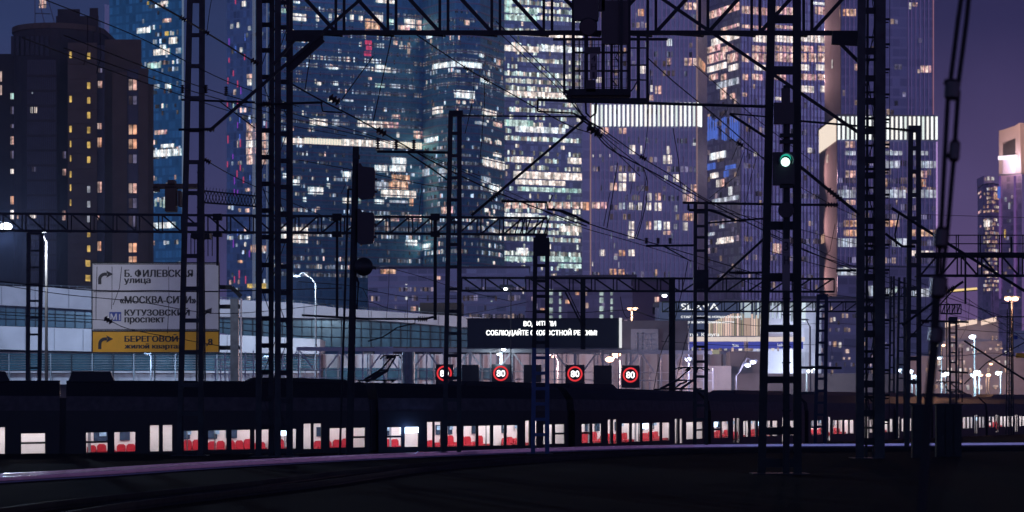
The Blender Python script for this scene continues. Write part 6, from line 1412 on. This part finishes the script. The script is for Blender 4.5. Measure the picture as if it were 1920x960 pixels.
strut('thin level arm above the lamp cluster at right', [(1760, 695), (1815, 699)], 3.4, 233)
strut('small dark register arm at the signal mast foot', [(1367, 511), (1390, 512), (1430, 511)], 4.4, 152, [((1378, 511), (1395, 511), 5)])
strut('long boom of the far mast right of the signal mast', [(1568, 507), (1605, 507)], 5, 160, name='lit_bracket')

def wire(label, pts, r=.016, drops=(), clamps=(), mat_=None, group='overhead wires', cat='wire', d=None):
    pp = []
    for p in pts: pp.append(P(p[0], p[1], p[2] if len(p) > 2 else d))
    sm = []
    for i in range(len(pp)-1):          # Catmull-Rom through the points
        a, b, c, e = pp[max(i-1, 0)], pp[i], pp[i+1], pp[min(i+2, len(pp)-1)]
        for k in range(8):
            t = k/8; sm.append(.5*((2*b)+(c-a)*t+(2*a-5*b+4*c-e)*t*t+(3*b-a-3*c+e)*t**3))
    sm.append(pp[-1])
    root = thing('overhead_wire', label, cat, pp[0], group)
    mb = MB(); mb.tube(sm, r*1.3, 6); mb.build('conductor', mat_ or M_WIRE, root)
    for dpts in drops:
        mb = MB(); q = [P(p[0], p[1], p[2] if len(p) > 2 else d) for p in dpts]; mb.tube(q, r*.95, 5); mb.build('dropper', M_WIRE, root)
    for cx, cy, cd, rad in clamps:
        mb = MB(); c = P(cx, cy, cd); w_ = rad/ppm(cd); mb.insulator(c-Vector((w_*1.2, 0, -w_*.7)), c+Vector((w_*1.2, 0, -w_*.7)), w_, 3); mb.build('clamp', M_RUBBER, root)
    return root
wire('thick wire from the top left past the slim mast to the double mast', [(270, -6, 80), (345, 36, 92), (385, 60, 100), (480, 118, 118)], .022, clamps=[(343, 35, 92, 5), (386, 60, 100, 5), (478, 116, 118, 6)])
wire('wire falling from the double mast across the broad slate tower to the dark ladder mast', [(548, 158, 120), (600, 187, 122), (655, 215, 124), (712, 246, 125), (840, 318, 127), (960, 372, 140), (1100, 424, 150)], .024, clamps=[(627, 187, 123, 8), (715, 247, 125, 7)], drops=[[(640, 188, 123), (700, 105, 123)], [(572, 168, 121), (584, 90, 121)], [(700, 228, 125), (735, 65, 125)]])
wire('first of three thin left wires passing below the slim mast insulators', [(120, 66, 90), (300, 136, 104), (424, 178, 116), (560, 216, 128), (720, 262, 140), (900, 330, 155)], .014)
wire('second of three thin left wires passing below the slim mast insulators', [(120, 90, 90), (300, 152, 104), (440, 194, 116), (600, 236, 128), (770, 282, 140), (1000, 380, 165)], .013)
wire('third of three thin left wires, faint over the brown block', [(40, 70, 86), (200, 130, 100), (345, 180, 112), (480, 222, 122), (650, 255, 134)], .012)
wire('wire falling from the near gantry across the white window row', [(770, 58, 120), (875, 128, 124), (948, 170, 127), (1060, 232, 130), (1110, 250, 130)], .018, clamps=[(874, 128, 124, 4), (912, 150, 125, 4)], drops=[[(888, 136, 124), (889, 160, 124), (884, 200, 124), (872, 250, 126)], [(909, 152, 125), (908, 200, 125), (900, 300, 128)]])
wire('upper of the close double wires left of the signal cage', [(930, 40, 112), (1000, 108, 114), (1062, 170, 116), (1110, 238, 117), (1200, 330, 140)], .015)
wire('lower of the close double wires left of the signal cage', [(930, 56, 112), (990, 112, 114), (1056, 174, 116), (1100, 225, 117), (1160, 270, 130)], .013)
wire('main contact wire sweeping down across the violet tower', [(1106, 232, 117), (1140, 276, 124), (1215, 318, 132), (1300, 364, 142), (1440, 436, 160), (1560, 490, 180), (1640, 520, 200)], .022, clamps=[(1112, 244, 118, 9), (1122, 252, 120, 6)], drops=[[(1208, 318, 131), (1214, 340, 131), (1212, 380, 131), (1200, 428, 131), (1193, 448, 131)], [(1158, 305, 126), (1148, 370, 126), (1138, 428, 126)], [(1276, 350, 139), (1272, 300, 139), (1262, 240, 139)]])
wire('upper wire above the contact wire over the violet tower', [(1130, 243, 119), (1205, 296, 132), (1260, 330, 140), (1325, 374, 150), (1440, 425, 170), (1600, 500, 200)], .017, drops=[[(1206, 295, 132), (1210, 275, 132), (1214, 240, 132), (1220, 130, 132)]], clamps=[(1206, 296, 132, 5)])
wire('wire from the cage side across the fins to the signal mast', [(1214, 108, 118), (1262, 152, 121), (1330, 208, 126), (1390, 260, 132), (1440, 306, 138)], .018, drops=[[(1216, 112, 118), (1212, 150, 118), (1216, 185, 118)]])
wire('contact wire continuing right of the short mast toward the signal mast foot', [(1036, 390, 141), (1100, 418, 146), (1190, 446, 154), (1300, 478, 166), (1440, 520, 185), (1560, 556, 205)], .02, drops=[[(1132, 424, 148), (1138, 390, 148), (1144, 360, 148)], [(1190, 447, 154), (1202, 410, 154), (1212, 330, 154)]])
wire('paired wire below the contact wire left of the short mast', [(1020, 396, 141), (1090, 426, 146), (1180, 452, 154), (1300, 490, 168), (1430, 540, 190)], .014)
wire('thin wire crossing the mauve tower to the signal mast', [(1345, 238, 130), (1385, 270, 136), (1440, 300, 142)], .016, drops=[[(1385, 268, 136), (1372, 300, 136)], [(1395, 285, 137), (1380, 330, 137), (1330, 372, 137)], [(1418, 296, 139), (1406, 340, 139), (1394, 402, 139)]], clamps=[(1387, 270, 136, 5)])
wire('wire right of the signal mast falling to the tall mast', [(1500, 350, 140), (1560, 384, 146), (1620, 412, 152)], .013)
wire('upper wire of the lower right fan right of the signal mast', [(1440, 440, 150), (1530, 478, 165), (1640, 512, 185), (1740, 545, 205), (1900, 600, 230)], .018, drops=[[(1566, 420, 170), (1556, 470, 170), (1546, 480, 170)]])
wire('middle wire of the lower right fan right of the signal mast', [(1440, 470, 150), (1540, 498, 170), (1650, 525, 190), (1780, 570, 215), (1925, 640, 240)], .016)
wire('lower wire of the lower right fan, sagging to the right edge', [(1500, 545, 175), (1620, 560, 195), (1720, 575, 215), (1830, 600, 230), (1925, 612, 240)], .015, drops=[[(1860, 500, 233), (1861, 560, 233), (1863, 602, 233)]])
wire('thin level wire from the plum block edge to the right edge', [(1725, 402, 170), (1820, 405, 170), (1925, 408, 170)], .012)
wire('wire from the handrail gantry down to the light tube', [(1810, 558, 200), (1850, 585, 210), (1925, 640, 225)], .015)
wire('level feeder wire over the white direction sign', [(0, 528, 180), (170, 544, 185), (300, 545, 190), (420, 546, 195), (640, 540, 215)], .03)
wire('sagging lower feeder wire over the white direction sign', [(0, 534, 180), (120, 552, 184), (260, 566, 190), (420, 588, 200), (620, 570, 215)], .02, drops=[[(182, 500, 186), (180, 560, 186), (180, 600, 186)], [(210, 500, 187), (210, 560, 187), (209, 580, 187)], [(228, 500, 187), (224, 540, 187), (212, 572, 187)], [(316, 500, 192), (317, 560, 192), (314, 625, 192)]])
wire('contact wire bending across the route shield on the sign', [(0, 590, 175), (150, 598, 180), (204, 602, 182), (255, 620, 184), (420, 650, 195)], .018, clamps=[(203, 600, 182, 6)])
wire('first sagging wire behind the unlit signal pole', [(560, 528, 150), (660, 536, 158), (700, 546, 160), (800, 560, 168), (930, 556, 178)], .014, drops=[[(680, 540, 160), (690, 560, 160), (694, 640, 160)], [(730, 500, 161), (728, 560, 161), (724, 600, 161)]])
wire('second sagging wire behind the unlit signal pole', [(590, 560, 150), (690, 566, 158), (740, 580, 162), (860, 590, 172), (990, 566, 182)], .014, drops=[[(764, 560, 163), (764, 620, 163), (763, 655, 163)]])
wire('wire falling from the round signal lamp to the middle gantry', [(730, 502, 150), (800, 522, 156), (870, 545, 162), (960, 565, 170)], .013)
wire('feeder wire crossing teal windows above the LED board', [(985, 584, 200), (1090, 586, 206), (1180, 582, 212), (1240, 598, 218), (1330, 600, 222)], .02)
wire('loop of slack wire left of the orange lamp pair', [(1163, 556, 200), (1168, 582, 200), (1176, 596, 200), (1186, 590, 200)], .02)
wire('steep slack wire from the hanger post to the LED board right end', [(1290, 490, 170), (1280, 540, 172), (1262, 610, 174), (1240, 660, 176), (1225, 735, 178)], .018)
wire('steep wire at the right of the short mast, reaching the train roof', [(1310, 500, 160), (1300, 580, 162), (1280, 660, 164), (1262, 735, 166)], .014)
wire('lower wire bundle passing the lamps at far right', [(1700, 660, 230), (1780, 668, 235), (1860, 662, 240), (1925, 672, 245)], .02)
wire('upper wire bundle passing over the terraced building', [(1640, 596, 220), (1740, 612, 230), (1830, 620, 238), (1925, 626, 245)], .018, drops=[[(1815, 610, 237), (1818, 560, 237)]])
wire('wire from slim mast mid height toward the lattice boom', [(385, 300, 125), (430, 326, 130), (490, 355, 138), (640, 420, 150)], .014, clamps=[(389, 302, 125, 5)])
wire('vertical thin stay beside the slim mast top', [(400, -20, 124), (393, 20, 124), (388, 60, 124)], .012)

R5 = random.Random(21)
for lb_, pts in (('fine wire high over the teal tower and slim mast', [(60, -10, 90), (260, 70, 104), (420, 150, 118), (560, 200, 130)]),
    ('fine wire from the signal cage to the short ladder mast head', [(1060, 180, 118), (1140, 262, 126), (1230, 330, 138), (1310, 378, 151)]),
    ('fine wire between the unlit signal pole and the dark ladder mast', [(560, 300, 124), (680, 322, 126), (790, 345, 127), (840, 352, 128)]),
    ('fine wire passing behind the round head of the signal mast', [(1330, 392, 152), (1440, 414, 158), (1560, 446, 170), (1660, 470, 184)]),
    ('fine wire in front of the mauve tower above the fins belt', [(1300, 120, 122), (1380, 190, 128), (1440, 240, 133), (1520, 300, 142)]),
    ('fine wire low across the violet wall and lamps', [(1240, 640, 190), (1380, 648, 200), (1520, 646, 210), (1660, 652, 225)]),
    ('fine wire below the farther gantry toward the tall masts', [(1330, 600, 200), (1440, 612, 208), (1560, 606, 216), (1700, 616, 230)]),
    ('fine wire above the terraced building sloping right', [(1700, 520, 190), (1790, 556, 205), (1860, 590, 220), (1925, 610, 230)])):
    f_ = interp(sorted((p[0], p[1]) for p in pts)); dd_ = interp(sorted((p[0], p[2]) for p in pts)); dr_ = []
    for k in range(2):
        x = R5.uniform(pts[0][0]+30, pts[-1][0]-20); h_ = R5.uniform(30, 75); dr_.append([(x, f_(x), dd_(x)), (x+R5.uniform(-6, 4), f_(x)+h_, dd_(x)), (x+R5.uniform(-14, 0), f_(x)+h_*1.5, dd_(x))])
    wire(lb_, pts, .013, drops=dr_)

# blurred cable close to the viewer
nc = thing('feeder_cable', 'out of focus pair of dark cables close to the viewer at right', 'cable', P(1765, HY, 26)*1.0)
for pts in (((1808, -40), (1796, 40), (1780, 170)), ((1820, -40), (1812, 40), (1795, 170)), ((1778, 170), (1771, 300), (1764, 440), (1755, 540)), ((1797, 170), (1788, 300), (1776, 440), (1764, 540)), ((1756, 540), (1752, 640), (1742, 745), (1732, 900), (1726, 985))):
    q = [P(x, y, 26) for x, y in pts]; mb = MB(); mb.tube(q, .022 if pts[0][1] != 540 else .04, 8); mb.build('cable', M_WIRE, nc)
for pts, rad in ((((1786, 148), (1784, 188)), .068), (((1770, 152), (1784, 158)), .03), (((1791, 262), (1788, 304)), .05), (((1776, 292), (1790, 292)), .03), (((1766, 425), (1762, 466)), .06), (((1762, 515), (1758, 560)), .075), (((1778, 542), (1762, 540)), .035), (((1757, 612), (1753, 645)), .065)):
    mb = MB(); a, b = P(*pts[0], 26), P(*pts[1], 26); mb.lathe(a, b, [(0, rad*.6), (.15, rad), (.85, rad), (1, rad*.6)], 10); mb.build('clamp', M_RUBBER, nc)

# ---------------------------------------------------------------- night haze
hz = MB(); hz.box((-1600, -40, GB-1), (1600, 2400, 460))
hm = bpy.data.materials.new('night_haze'); hm.use_nodes = True
n_ = hm.node_tree.nodes; n_.clear(); ou = n_.new('ShaderNodeOutputMaterial'); pv = n_.new('ShaderNodeVolumePrincipled')
pv.inputs['Color'].default_value = (.50, .61, 1, 1); pv.inputs['Density'].default_value = .00013; pv.inputs['Anisotropy'].default_value = .2
hm.node_tree.links.new(pv.outputs[0], ou.inputs['Volume'])
ho = hz.build('haze', hm); ho['kind'] = 'stuff'; ho['label'] = 'thin violet night haze over the whole city'; ho['category'] = 'haze'
